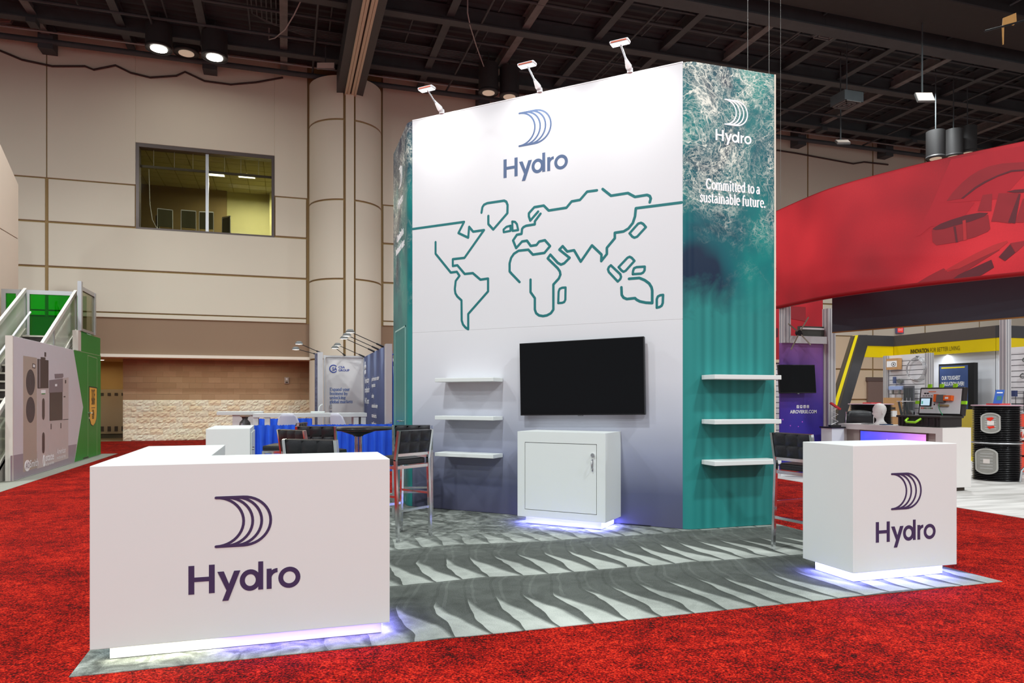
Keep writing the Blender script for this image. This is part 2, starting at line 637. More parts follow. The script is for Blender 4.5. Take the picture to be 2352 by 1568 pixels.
def carpet_grey():
    """cut-pile carpet with the combed strokes a vacuum cleaner leaves, in rows"""
    m, t, bs = nt('grey_brushed_carpet')
    co = N(t, 'ShaderNodeNewGeometry').outputs['Position']
    wz = noise(t, co, 1.5, 2.5, .45)
    sp = N(t, 'ShaderNodeSeparateXYZ')
    t.links.new(co, sp.inputs[0])
    wob = math_n(t, 'MULTIPLY_ADD', wz.outputs[0], .22, -.11)
    x = math_n(t, 'ADD', sp.outputs[0], wob)
    wz2 = noise(t, co, 1.1, 2, .5)
    y = math_n(t, 'ADD', sp.outputs[1], math_n(t, 'MULTIPLY_ADD', wz2.outputs[0], .25, -.125))
    ROW, PIT = 1.28, .232
    ry = math_n(t, 'DIVIDE', math_n(t, 'SUBTRACT', y, 4.12), ROW)
    fy = math_n(t, 'FRACT', ry)
    row = math_n(t, 'FLOOR', ry)
    sh = math_n(t, 'MULTIPLY', row, .37)
    lean = math_n(t, 'MULTIPLY', math_n(t, 'POWER', math_n(t, 'MAXIMUM', math_n(t, 'SUBTRACT', fy, .42), 0), 2), 2.6)
    fx = math_n(t, 'FRACT', math_n(t, 'ADD', math_n(t, 'ADD', math_n(t, 'DIVIDE', x, PIT), sh), math_n(t, 'MULTIPLY', lean, -1)))
    fy2 = math_n(t, 'MULTIPLY', fy, 1.42)
    # pale sail: wide at the near side of its row, closing towards the far side
    edge = math_n(t, 'SUBTRACT', math_n(t, 'MULTIPLY_ADD', fy2, -1.15, .93), fx)
    sail = math_n(t, 'MULTIPLY_ADD', edge, 6, .5)
    sail.node.use_clamp = True
    seam = math_n(t, 'LESS_THAN', math_n(t, 'ABSOLUTE', math_n(t, 'SUBTRACT', fx, .95)), .05)
    rim = math_n(t, 'GREATER_THAN', fy, .965)
    arc = math_n(t, 'MULTIPLY', math_n(t, 'LESS_THAN', math_n(t, 'ABSOLUTE', math_n(t, 'SUBTRACT', fx, .25)), .05), math_n(t, 'GREATER_THAN', fy, .5))
    fine = noise(t, co, 130, 2, .6)
    big = noise(t, co, .8, 4, .6, .4)
    streak = noise(t, co, 6, 4, .6, 1.2)
    # strokes are clean in the middle of the booth and scuffed elsewhere
    k = math_n(t, 'MULTIPLY_ADD', math_n(t, 'MULTIPLY', sail, math_n(t, 'MULTIPLY_ADD', big.outputs[0], 1.0, .5)), .60, .16)
    k = math_n(t, 'ADD', k, math_n(t, 'MULTIPLY', math_n(t, 'ADD', rim, arc), .09))
    k = math_n(t, 'SUBTRACT', k, math_n(t, 'MULTIPLY', seam, .06))
    mask = N(t, 'ShaderNodeMapRange')
    t.links.new(sp.outputs[1], mask.inputs[0])
    mask.inputs[1].default_value, mask.inputs[2].default_value = 6.2, 7.4
    lm = N(t, 'ShaderNodeMapRange')
    t.links.new(sp.outputs[0], lm.inputs[0])
    lm.inputs[1].default_value, lm.inputs[2].default_value = .9, .1
    sc = math_n(t, 'MAXIMUM', mask.outputs[0], lm.outputs[0])
    scuff = math_n(t, 'MULTIPLY_ADD', streak.outputs[0], 1.5, -.30)
    km = N(t, 'ShaderNodeMix')
    t.links.new(math_n(t, 'MULTIPLY', sc, .85), km.inputs[0])
    t.links.new(k, km.inputs[2])
    t.links.new(scuff, km.inputs[3])
    k = math_n(t, 'ADD', km.outputs[0], math_n(t, 'MULTIPLY_ADD', fine.outputs[0], .5, -.25))
    k = math_n(t, 'ADD', k, math_n(t, 'MULTIPLY_ADD', big.outputs[0], .5, -.25))
    k = math_n(t, 'ADD', k, math_n(t, 'MULTIPLY_ADD', streak.outputs[0], .3, -.15))
    c = ramp(t, k, [(0, (64, 67, 63)), (.3, (94, 98, 93)), (.62, (140, 145, 138)), (1, (184, 189, 181))])
    t.links.new(c, bs.inputs['Base Color'])
    bs.inputs['Roughness'].default_value = .95
    bs.inputs['Specular IOR Level'].default_value = .1
    bp = N(t, 'ShaderNodeBump')
    bp.inputs['Strength'].default_value = .4
    bp.inputs['Distance'].default_value = .01
    t.links.new(fine.outputs[0], bp.inputs['Height'])
    t.links.new(bp.outputs[0], bs.inputs['Normal'])
    return m


MB().box((-1.04, 4.12, -.004), (5.24, 10.7, 0)).build('booth_carpet', carpet_grey(), None,
    'grey booth carpet combed in pale triangular vacuum strokes under the white counters', 'carpet')
GREYC = mat('grey_green_carpet', (150, 150, 138), .95, var=.14, scale=7)
MB().box((-8.5, 9.0, -.004), (-4.08, 20.5, 0)).build('booth_carpet', GREYC, None,
    'plain grey carpet strip along the foot of the green and white booth', 'carpet')


def plank_grey():
    m, t, bs = nt('pale_streaked_floor')
    co = objco(t)
    mp = N(t, 'ShaderNodeMapping')
    mp.inputs['Scale'].default_value = (.5, 3.2, 1)
    mp.inputs['Rotation'].default_value = (0, 0, R(35))
    t.links.new(co, mp.inputs[0])
    n1 = noise(t, mp.outputs[0], 1.7, 4, .55, .5)
    c = ramp(t, n1.outputs[0], [(.3, (156, 152, 146)), (.5, (196, 192, 187)), (.7, (214, 210, 205))])
    t.links.new(c, bs.inputs['Base Color'])
    bs.inputs['Roughness'].default_value = .7
    return m


MB().box((8.25, 4.6, -.004), (30, 16.6, 0)).build('booth_carpet', plank_grey(), None,
    'pale streaked grey flooring under the booth with the red banner', 'carpet')

# ---------------------------------------------------------------- back wall of the hall
WY = 25.0
wall = MB()
J = .05
for (xa, xb, za, zb) in ((-17, -4.47, 3.9, 12.6), (-4.47, -.353, 3.9, 6.72), (-4.47, -.353, 9.41, 12.6), (-.353, 18, 3.9, 12.6), (18, 48, 0, 12.6)):
    wall.box((xa, WY + J, za), (xb, WY + .38, zb))
wall_back = wall.build('wall_back', JOINT, kind='structure')


def panels(x0, x1, z0, z1, name='panel', y=WY, th=J, m=BEIGE, parent=wall_back):
    MB().box((x0, y, z0), (x1, y + th, z1)).build(name, m, parent, bevel=.012, seg=1)


G = .035
rows = [(3.92, 4.05), (4.09, 5.37), (5.43, 6.725), (6.785, 8.06)]
for (xa, xb) in ((-17, -6.95), (-6.86, .66), (3.22, 9.9), (9.98, 17.96)):
    for (za, zb) in rows:
        if za > 6.7 and xa < -4 < xb:
            panels(xa, -4.5, za, zb)
            panels(-.32, xb, za, zb)
        else:
            panels(xa, xb, za, zb)
for (xa, xb, za, zb) in ((-17, -6.92, 8.1, 12.6), (-6.89, -4.48, 8.1, 12.6), (-4.48, -.345, 9.42, 12.6), (-.345, .7, 8.1, 12.6), (3.2, 17.96, 8.1, 12.6)):
    panels(xa, xb, za, zb)
# right part of the wall comes down to the floor
TAN = mat('tan_wall_paint', (222, 200, 168), .7, var=.05, scale=.8)
xs = [18.04, 20.9, 24.3, 27.2, 30.4, 34, 38, 43, 48]
for xa, xb in zip(xs, xs[1:]):
    for (za, zb) in ((0, 1.32), (1.38, 2.62), (2.68, 4.05), (4.09, 5.37), (5.43, 6.725), (6.785, 8.06), (8.1, 12.6)):
        panels(xa + G, xb - G, za, zb, m=TAN if za < 4.06 else BEIGE)

# brown fascia, white beam edge and lobby behind it
b = MB().box((-17, WY + .06, 2.785), (17.96, WY + .36, 3.90))
b.build('fascia_band', BROWN_BAND, wall_back)
b = MB().box((-17, WY - .06, 2.69), (17.96, WY + .40, 2.785))
b.build('beam_edge', mat('cream_trim_paint', (240, 230, 212), .6, var=.02), wall_back)
MB().box((-17, WY + .40, 2.70), (17.96, 29, 2.78)).build('lobby_soffit', mat('lobby_soffit_paint', (198, 168, 132), .7, var=.04), wall_back)

# block wall of the lobby: smooth painted blocks above, cream split-face blocks below
brick_wall = MB().box((-5.06, 26.46, 0), (1.6, 26.9, 2.70)).build('wall_lobby', mat('mortar', (204, 178, 142), .85, var=.06), kind='structure')
SMOOTH = [mat('smooth_block_%d' % i, c, .8, var=.07, scale=9) for i, c in enumerate(((176, 144, 110), (172, 140, 106), (180, 148, 114)))]
SPLIT = [mat('split_face_block_%d' % i, c, .9, var=.16, scale=11, bump=.6) for i, c in enumerate(((250, 236, 208), (246, 230, 200), (252, 240, 214), (244, 224, 190)))]
BH, BW = .2, .41
smooth_me = []
for i in range(3):
    e = i * .004
    q = MB().box((0, -.06 - e, 0), (BW - .012, 0, BH - .010))
    me = q.mesh('brick')
    me.materials.append(SMOOTH[i])
    smooth_me.append(me)
split_me = []
for i in range(8):
    rr = random.Random(i + 40)
    nx, nz = 7, 4
    g = []
    for k in range(nz + 1):
        row = []
        for j in range(nx + 1):
            edge = j in (0, nx) or k in (0, nz)
            d = rr.uniform(.005, .025) if edge else rr.uniform(.012, .05)
            row.append((j / nx * (BW - .008) + (0 if edge else rr.uniform(-.02, .02)), -.06 - d, k / nz * (BH - .006) + (0 if edge else rr.uniform(-.015, .015))))
        g.append(row)
    q = MB().sheet(g, False)
    q.box((0, -.062, 0), (BW - .008, 0, BH - .006))
    me = q.mesh('brick')
    me.materials.append(SPLIT[i % 4])
    split_me.append(me)
off = root_loc(brick_wall)
for r in range(14):
    z = r * .193
    for k in range(17):
        x = -5.10 + k * .4 + (.2 if r % 2 else 0) - .2
        if x < -5.13:
            x = -5.10
        if x > 1.3:
            continue
        me = random.choice(split_me if r < 7 else smooth_me)
        o = bpy.data.objects.new('brick', me)
        COL.objects.link(o)
        o.parent = brick_wall
        o.location = Vector((x, 26.46, z)) - off
        if k == 0 and r % 2 == 0:
            o.scale.x = 1
# recess at the left of the block wall
OCHRE = mat('ochre_corridor_paint', (186, 152, 92), .75, var=.05)
lob = MB()
lob.box((-7.6, 28.6, 0), (-4.9, 28.75, 2.7)).box((-7.7, 25.4, 0), (-7.55, 28.75, 2.7))
lob.box((-5.06, 26.9, 0), (-4.9, 28.75, 2.7))
lob.build('wall_corridor', OCHRE, kind='structure')
MB().box((-17, 25.4, 0), (-7.7, 25.55, 2.7)).build('wall_lobby', OCHRE, kind='structure')
MB().box((-7.5, 28.5, 0), (-5.1, 28.6, .16)).build('baseboard_corridor', mat('dark_base', (84, 70, 52), .6), kind='structure')
MB().box((-7.55, 26.42, -.02), (-5.06, 28.6, .002)).build('floor', mat('lobby_tile', (128, 112, 86), .6, var=.1), kind='structure')
dd = MB().box((-6.32, 28.44, .16), (-5.12, 28.5, 1.72)).build('door_1', mat('grey_corridor_door', (156, 136, 106), .5), kind='structure')
q = MB()
for k in range(5):
    q.box((-6.2 + k * .22, 28.42, 1.5), (-6.1 + k * .22, 28.44, 1.6))
    q.box((-6.2 + k * .22, 28.42, .25), (-6.1 + k * .22, 28.44, .42))
q.build('vent_slots', SHADOW_GAP, dd)
t_ = thing('recessed_downlight', 'small round lit downlight in the lobby soffit at the corridor mouth', 'ceiling light', (-5.9, 27.0, 2.69))
MB().disc((0, 0), .12, .12, frame((-5.9, 27.0, 2.70), (1, 0, 0), (0, -1, 0)), .0, .012).build('lens', LAMP, t_)
MB().ring((0, 0), .14, .14, .04, frame((-5.9, 27.0, 2.70), (1, 0, 0), (0, -1, 0)), 0, .018).build('trim_ring', WHITE_METAL, t_)
t_ = thing('strobe_alarm', 'small grey fire alarm strobe on the brown block wall', 'alarm', (.02, 26.38, 2.0))
MB().box((-.04, 26.34, 1.92), (.12, 26.40, 2.15)).build('body', mat('alarm_grey', (176, 160, 146), .5), t_, bevel=.01)
MB().cyl((.04, 26.34, 2.08), (.04, 26.32, 2.08), .035, n=12).build('lens', WHITE_METAL, t_)
MB().box((.0, 26.33, 1.95), (.08, 26.34, 1.99)).build('sounder_grille', SHADOW_GAP, t_)

# round double column
colm = MB().cyl((1.95, 25.02, 0), (1.95, 25.02, 11.9), 1.14, n=40).build('trim_1', JOINT, kind='structure')
zr = [0, 2.69, 5.28, 7.85, 10.45, 11.9]
for za, zb in zip(zr, zr[1:]):
    for (a0, a1) in ((181, 262), (281, 359)):
        q = MB().lathe([(1.19, za + .03), (1.19, zb - .03)], (1.95, 25.02, 0), 14, True, a0, a1)
        q.lathe([(1.12, za + .03), (1.19, za + .03)], (1.95, 25.02, 0), 14, False, a0, a1).lathe([(1.19, zb - .03), (1.12, zb - .03)], (1.95, 25.02, 0), 14, False, a0, a1)
        q.build('column_panel', BEIGE, colm)
MB().box((1.86, 23.78, 0), (2.12, 24.1, 11.45)).build('chase', BEIGE, colm, bevel=.01)

# window into the meeting room
win = MB()
for (xa, xb, za, zb) in ((-4.47, -4.38, 6.725, 9.41), (-.44, -.353, 6.725, 9.41), (-4.38, -.44, 9.30, 9.41), (-4.38, -.44, 6.725, 6.775)):
    win.box((xa, WY + .0, za), (xb, WY + .34, zb))
BRONZE = mat('bronze_window_frame', (92, 82, 78), .4, .4, var=.05)
win = win.build('window_1', BRONZE, kind='structure')
MB().box((-2.46, WY + .1, 6.775), (-2.37, WY + .2, 9.30)).build('mullion', ALU, win)
PANE = glass('window_glass', (238, 238, 228), .95)
for xa, xb in ((-4.38, -2.46), (-2.37, -.44)):
    MB().box((xa, WY + .14, 6.775), (xb, WY + .15, 9.30)).build('pane', PANE, win)
MB().box((-4.38, WY + .22, 8.72), (-2.42, WY + .25, 8.80)).build('blind_rail', BRONZE, win)
MB().box((-2.40, WY + .22, 8.72), (-.44, WY + .25, 8.80)).build('blind_rail', BRONZE, win)
for x in (-4.0, -3.4, -2.85, -1.9, -1.4, -.85):
    MB().cyl((x, WY + .24, 8.76), (x, WY + .24, 9.30), .008, n=6).build('blind_cord', ALU_WHITE, win)
MB().tube([(-4.15, WY + .3, 8.7), (-4.12, WY + .3, 7.6), (-4.05, WY + .3, 7.1), (-3.9, WY + .3, 6.8)], .012, 6).build('blind_cord', ALU_WHITE, win)
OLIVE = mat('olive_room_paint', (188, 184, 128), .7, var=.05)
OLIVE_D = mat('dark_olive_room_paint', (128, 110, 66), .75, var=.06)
rm = MB()
rm.box((-2.2, 30.4, 5.6), (.6, 30.5, 9.6)).box((-.6, 29.9, 5.6), (.6, 30.4, 9.6))
rm.box((.45, 25.4, 5.6), (.6, 30.5, 9.6))
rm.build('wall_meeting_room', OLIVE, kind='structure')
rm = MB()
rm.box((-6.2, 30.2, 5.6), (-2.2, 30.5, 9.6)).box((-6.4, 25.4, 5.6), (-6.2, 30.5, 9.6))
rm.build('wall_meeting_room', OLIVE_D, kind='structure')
MB().box((-6.3, 25.36, 5.5), (.6, 30.5, 5.6)).build('floor', mat('room_carpet', (110, 96, 60), .9), kind='structure')
mc = MB().box((-6.3, 25.36, 9.56), (.6, 30.5, 9.62)).build('ceiling', mat('meeting_room_ceiling', (150, 138, 84), .8), kind='structure')
tile = MB().box((0, 0, 0), (.58, .58, .02)).mesh('ceiling_tile')
tile.materials.append(mat('acoustic_tile', (176, 170, 126), .9, var=.06))
o0 = root_loc(mc)
for i in range(11):
    for j in range(8):
        o = bpy.data.objects.new('ceiling_tile', tile)
        COL.objects.link(o)
        o.parent = mc
        o.location = Vector((-6.2 + i * .61, 25.45 + j * .61, 9.53)) - o0
for k, (px, py, sx, sy, lb) in enumerate(((-2.4, 28.0, .28, .2, 'lit ceiling panel seen left of the window mullion'), (-1.35, 27.9, .28, .2, 'lit ceiling panel seen right of the window mullion'), (.05, 29.3, .55, .12, 'long lit ceiling panel by the far wall of the olive meeting room'))):
    t_ = thing('ceiling_light', lb, 'ceiling light', (px, py, 9.5))
    MB().box((px - sx, py - sy, 9.50), (px + sx, py + sy, 9.53)).build('diffuser', mat('room_lamp', (255, 250, 225), .5, emit=5), t_)
    q = MB()
    for a in ((-sx - .03, -sy - .03, sx + .03, -sy), (-sx - .03, sy, sx + .03, sy + .03), (-sx - .03, -sy, -sx, sy), (sx, -sy, sx + .03, sy)):
        q.box((px + a[0], py + a[1], 9.495), (px + a[2], py + a[3], 9.53))
    q.build('frame', ALU_WHITE, t_)
# meeting table and chairs behind the sill
tb = thing('meeting_table', 'long dark wooden meeting table behind the upper window sill', 'table', (-2.6, 27.6, 5.6))
WOOD = mat('dark_wood', (72, 44, 26), .4, var=.12, scale=14)
MB().box((-3.6, 27.3, 7.14), (-1.2, 28.3, 7.2)).build('tabletop', WOOD, tb, bevel=.01)
for x in (-3.2, -1.6):
    MB().box((x - .25, 27.35, 5.6), (x + .25, 27.95, 7.14)).build('pedestal', WOOD, tb)


def meeting_chair(x, y, rz, lb):
    t = thing('meeting_chair', lb, 'chair', (0, 0, 0), 0, 'chairs in the meeting room')
    SAGE = mat('sage_fabric', (92, 92, 66), .9, var=.1)
    MB().box((-.22, -.22, 1.0), (.22, .24, 1.08)).build('seat', SAGE, t, bevel=.02)
    MB().box((-.21, -.27, 1.16), (.21, -.235, 1.72)).build('backrest', SAGE, t, bevel=.01)
    for s in (-1, 1):
        MB().tube([(s * .22, -.3, .0), (s * .23, -.255, 1.0), (s * .225, -.26, 1.74)], .014, 6).build('leg', ALU, t)
        MB().tube([(s * .22, .24, .0), (s * .22, .2, 1.0)], .014, 6).build('leg', ALU, t)
    MB().bar((-.225, -.26, 1.74), (.225, -.26, 1.74), .025).build('top_rail', ALU, t)
    t.location = (x, y - .12, 5.93)
    t.rotation_euler = (0, 0, rz)


for x, y, rz, lb in ((-3.92, 27.2, -1.2, 'sage green meeting chair leftmost behind the window, turned sideways'), (-3.86, 26.55, .2, 'sage green meeting chair tilted, second from the left behind the window'),
                     (-3.1, 26.5, .05, 'sage green meeting chair square-on, just left of the window mullion'), (-2.5, 26.5, -.15, 'sage green meeting chair behind the window mullion'),
                     (-1.75, 26.9, -.9, 'sage green meeting chair rightmost behind the window')):
    meeting_chair(x, y, rz, lb)
t_ = thing('wall_switch', 'small dark thermostat on the bright olive wall inside the upper window', 'switch', (-.02, 29.87, 7.3))
MB().box((-.02, 29.86, 7.3), (.1, 29.90, 7.42)).build('plate', WHITE_METAL, t_)
MB().box((-.02, 29.84, 7.18), (.1, 29.90, 7.29)).build('dial', SHADOW_GAP, t_)

# ---------------------------------------------------------------- roof: corrugated deck, beams, joists
CZ = 12.55
ceil = MB()
ys = []
y = -6.0
while y < 25.4:
    if y < 13:
        ys += [(y, 0)]
        y += 3
    else:
        ys += [(y, 0), (y + .10, 0), (y + .15, .07), (y + .25, .07)]
        y += .30
ys.append((25.4, 0))
ceil.sheet([[(-18, a, CZ + h) for a, h in ys], [(48, a, CZ + h) for a, h in ys]], False)
ceil.sheet([[(-18, -6, CZ + .3), (-18, 25.4, CZ + .3)], [(48, -6, CZ + .3), (48, 25.4, CZ + .3)]], False)
ceil = ceil.build('ceiling', DECK, kind='structure')


def ibeam(p, q, w, h, m, name='beam', fl=.04):
    b = MB()
    p, q = Vector(p), Vector(q)
    up = Vector((0, 0, 1))
    b.bar(p + up * fl / 2, q + up * fl / 2, w, fl)
    b.bar(p + up * (h - fl / 2), q + up * (h - fl / 2), w, fl)
    b.bar(p + up * h / 2, q + up * h / 2, w * .25, h - 2 * fl)
    return b.build(name, m, ceil)


for y, h in ((13.2, .44), (20.0, .44), (23.4, .44)):
    ibeam((-18, y, CZ - .48), (48, y, CZ - .48), .30, h, STEEL_BLACK)
ibeam((-18, 16.6, CZ - .85), (48, 16.6, CZ - .85), .45, .8, STEEL_BLACK)
MB().box((9, 14.6, 11.9), (48, 16.1, 12.5)).build('air_duct', mat('duct_black', (44, 43, 43), .6, var=.2), ceil, bevel=.03)
k = 0
x = -15.8
while x < 34:
    ibeam((x, 12, CZ - .34), (x, 25, CZ - .34), .22, .34, STEEL_DUSTY if k % 3 == 1 else STEEL_BLACK, 'joist', .03)
    if k % 2:
        MB().cyl((x + .9, 12, CZ - .42), (x + .9, 24.6, CZ - .42), .035, n=6).build('conduit', STEEL_BLACK, ceil)
    for yy in (18.3, 21.7):
        MB().cyl((x + 1.3, yy - 1.3, CZ - .2), (x + 1.3, yy + 1.2, CZ - .2), .028, n=6).build('sprinkler_pipe', STEEL_BLACK, ceil)
    if k % 2 == 0:
        MB().box((x - .12, 23.2, CZ - .62), (x + .12, 23.6, CZ - .48)).build('beam_bracket', STEEL_BLACK, ceil)
        MB().box((x - .2, 24.5, CZ - .75), (x + .2, 24.98, CZ - .05)).build('beam_bracket', STEEL_BLACK, ceil)
    x += 2.25
    k += 1
for y, z, r in ((24.55, 12.02, .09), (22.5, 12.2, .045), (21.2, 12.25, .04), (18.6, 12.25, .045), (17.9, 12.3, .03)):
    MB().cyl((-16, y, z), (46, y, z), r, n=8).build('service_pipe', STEEL_BLACK, ceil)
MB().cyl((-16, 24.2, 12.15), (46, 24.2, 12.15), .03, n=8).build('service_pipe', mat('galvanised_pipe', (150, 150, 148), .4, .5), ceil)
for i in range(7):
    MB().tube([(-.9 + i * .13, 16, 12.30), (-.9 + i * .13, 21.6 + i * .09, 12.30), (-.5 + i * .2, 22.0 + i * .09, 12.30), (6, 22.05 + i * .09, 12.30)], .022, 6).build('conduit', STEEL_BLACK, ceil)

# operable-wall track running to the column
trk = MB()
trk.box((1.58, 12, 11.30), (1.90, 24.3, 11.95)).box((2.12, 12, 11.30), (2.42, 24.3, 11.95)).box((1.78, 12, 11.85), (2.2, 24.3, 12.1))
trk = trk.build('trim_2', mat('track_housing_black', (66, 67, 68), .5, var=.08), kind='structure')
CREAM = mat('cream_track', (204, 198, 170), .6, var=.03)
for xa, xb in ((1.83, 1.90), (1.91, 1.985), (2.035, 2.11), (2.12, 2.19)):
    MB().box((xa, 12, 11.24), (xb, 24.25, 11.32)).build('track_rail', CREAM, trk)
MB().box((1.985, 12, 11.28), (2.035, 24.25, 11.33)).build('track_slot', mat('track_slot_brown', (52, 36, 26), .7), trk)
MB().box((1.55, 24.2, 11.2), (1.72, 24.35, 12.0)).build('hanger_bracket', STEEL_BLACK, trk)

# high-bay cans
CAN = mat('can_black', (52, 51, 51), .5, var=.1)


def can(x, y, z, r, h, lens, lb):
    t = thing('high_bay_light', lb, 'ceiling light', (x, y, z), 0, 'black cylinder lights under the roof')
    MB().cyl((x, y, z), (x, y, z + h), r, n=24).build('housing', CAN, t)
    MB().lathe([(r * .98, -.02), (r * 1.02, -.02), (r * 1.02, .06), (r * .98, .06)], (x, y, z), 24).build('rim', CAN, t)
    MB().disc((0, 0), r * .62, r * .62, frame((x, y, z), (1, 0, 0), (0, -1, 0)), 0, .02, 24).build('lens', lens, t)
    MB().cyl((x, y, z + h), (x, y, CZ + .075), .02, n=6).build('hanger', STEEL_BLACK, t)


for u, lens, lb in ((0, LAMP, 'blazing round high-bay lamp at far left above the beige wall'), (1, LAMP_DIM, 'unlit round high-bay lamp between the two blazing lamps at left'), (2, LAMP, 'blazing round high-bay lamp nearest the cream wall track')):
    x, y, z = ((-3.512, 23.022, 11.571), (-2.896, 23.981, 11.973), (-1.994, 22.858, 11.46))[u]
    can(x, y, z, .36, .7, lens, lb)
for u, lb in enumerate(('black cylinder light hanging nearest left of the middle tower lamp', 'second black cylinder light beside the middle tower lamp', 'black cylinder light with a pale lens above the red banner',
                        'middle of three black cylinders above the red banner', 'rightmost of three black cylinders above the red banner')):
    x, y, z = ((6.252, 22.355, 11.271), (6.955, 22.343, 11.228), (20.715, 18.633, 9.415), (21.815, 18.915, 9.675), (22.633, 19.077, 9.93))[u]
    can(x, y, z, .32 if u < 2 else .29, .9, LAMP_DIM, lb)

# small floodlights, speakers and a noticeboard scrap up in the steelwork
PALE = mat('pale_flood_face', (222, 206, 192), .5, var=.03)
for i, ((x, y, z), w, h, tl, lb) in enumerate((((16.985, 15.615, 9.8), .48, .34, .5, 'pale square floodlight tilted down under the beam right of the tower'),
        ((17.02, 18.75, 9.638), .42, .24, .9, 'pale flat floodlight below the far beam right of the tower'),
        ((1.173, 22.698, 11.6), .55, .2, .2, 'pale flat floodlight left of the cream wall track'),
        ((-7.863, 24.498, 12.46), .5, .24, .5, 'pale floodlight at the far left edge under the roof'))):
    t = thing('floodlight', lb, 'floodlight', (x, y, z))
    f = frame((x, y, z), (.954, -.301, 0), Vector((.301 * math.sin(tl), .954 * math.sin(tl), math.cos(tl))))
    MB().obox(f, (-w / 2, -h / 2, -.06), (w / 2, h / 2, 0)).build('housing', STEEL_DUSTY, t)
    MB().obox(f, (-w / 2 + .015, -h / 2 + .015, 0), (w / 2 - .015, h / 2 - .015, .012)).build('lens', PALE, t)
    MB().bar((x, y + .1, z - .02), (x, y + .1, CZ), .03).build('bracket', STEEL_BLACK, t)
for (x, y, z), lb in (((14.767, 16.839, 11.799), 'dark square ceiling diffuser between the two near roof beams'), ((16.394, 17.899, 10.4), 'dark square ceiling diffuser below the middle roof beam')):
    t = thing('air_diffuser', lb, 'vent', (x, y, z))
    MB().box((x - .35, y - .3, z), (x + .35, y + .3, z + .3)).build('box', STEEL_BLACK, t)
    for k, s in enumerate((.3, .2, .1)):
        q = MB()
        fr = frame((x, y, z), (1, 0, 0), (0, -1, 0))
        for a in ((-s, -s, s, -s + .03), (-s, s - .03, s, s), (-s, -s, -s + .03, s), (s - .03, -s, s, s)):
            q.obox(fr, (a[0], a[1], 0), (a[2], a[3], .02))
        q.build('louvre', STEEL_DUSTY, t)
    MB().cyl((x, y, z + .3), (x, y, CZ), .02, n=6).build('hanger', STEEL_BLACK, t)
x, y, z = (14.395, 11.189, 9.282)
t = thing('plywood_scrap', 'torn tan plywood board hanging on cables at the top right corner', 'board', (x, y, z - .2))
f = frame((x, y, z), (.954, -.301, 0))
MB().poly([(-.14, -.16), (-.12, .05), (.15, .16), (.16, -.02), (.1, -.1), (0, -.07), (-.1, -.1), (-.11, -.5), (-.125, -.5)], f, 0, .02).build('board', mat('tan_plywood', (206, 158, 92), .8, var=.12, scale=14), t)
MB().tube([(x - .9, y - .2, z - .45), (x - .1, y, z - .12), (x + .7, y - .2, z + .12)], .02, 6).build('cable', BLACK, t)
t = MB().tube([(-8.209, 24.955, 11.781), (-7.539, 24.955, 11.553), (-6.742, 24.955, 11.468), (-5.868, 24.955, 11.59), (-5.632, 24.955, 11.515), (-5.034, 24.955, 11.733), (-4.609, 24.955, 11.561), (-4.056, 24.955, 11.486), (-3.306, 24.955, 11.642), (-3.052, 24.955, 11.801), (-2.475, 24.955, 11.586), (-1.693, 24.955, 11.577), (-0.921, 24.955, 11.75), (-0.079, 24.955, 12.02)], .03, 6).build('power_cable', mat('cable_brown', (66, 50, 46), .7), None, 'dark cable swagged along the top of the beige wall at left', 'cable')
t = MB().tube([(19.328, 24.955, 11.63), (20.296, 24.955, 11.603), (21.84, 24.955, 11.522), (23.202, 24.955, 11.454), (23.78, 24.955, 11.586), (25.076, 24.955, 11.6)], .03, 6).build('power_cable', mat('cable_brown', (66, 50, 46), .7), None, 'dark cable swagged along the wall top between tower and red banner', 'cable')
t = MB().tube([((4.835, 19.446, 12.127)[0], (4.835, 19.446, 12.127)[1], 12.54)] + [(4.835, 19.446, 12.127), (5.051, 20.007, 12.075), (5.522, 21.117, 12.102), (6.118, 22.292, 11.97)], .018, 6).build('loose_cable', mat('pale_cable', (170, 168, 165), .6), None, 'pale loose cable drooping to the black cylinder light', 'cable')
t = MB().tube([((-0.471, 22.797, 12.187)[0], (-0.471, 22.797, 12.187)[1], 12.54)] + [(-0.471, 22.797, 12.187), (-0.291, 22.321, 12.039), (-0.009, 21.603, 11.975), (0.222, 20.9, 12.067), (0.411, 20.422, 12.269)] + [((0.411, 20.422, 12.269)[0], (0.411, 20.422, 12.269)[1], 12.54)], .018, 6).build('loose_cable', mat('pale_cable', (170, 168, 165), .6), None, 'pale loose cable drooping left of the cream wall track', 'cable')

# ---------------------------------------------------------------- the tall three-sided display tower
EX, EY = Vector((.70711, -.70711, 0)), Vector((.70711, .70711, 0))
TO = Vector((1.55, 9.304, 0))                                    # left end of the white face at the floor
FW = frame(TO, EX)                                               # white face: (s, z)
HT = 5.0


def tl(s, d, z):
    """point at s along the white face, d behind it"""
    return TO + EX * s + EY * d + Vector((0, 0, z))


def slate_fade():
    m, t, bs = nt('white_to_slate_print')
    co = N(t, 'ShaderNodeNewGeometry').outputs['Position']
    sp = N(t, 'ShaderNodeSeparateXYZ')
    t.links.new(co, sp.inputs[0])
    nz = noise(t, co, 2.5, 3)
    z = math_n(t, 'ADD', math_n(t, 'DIVIDE', sp.outputs[2], 2.5), math_n(t, 'MULTIPLY_ADD', nz.outputs[0], .02, -.01))
    c = ramp(t, z, [(.0, (84, 84, 106)), (.14, (88, 92, 116)), (.30, (140, 144, 164)), (.46, (182, 184, 196)), (.64, (208, 208, 214)), (.9, (216, 217, 219))])
    t.links.new(c, bs.inputs['Base Color'])
    bs.inputs['Roughness'].default_value = .55
    bs.inputs['Specular IOR Level'].default_value = .25
    return m


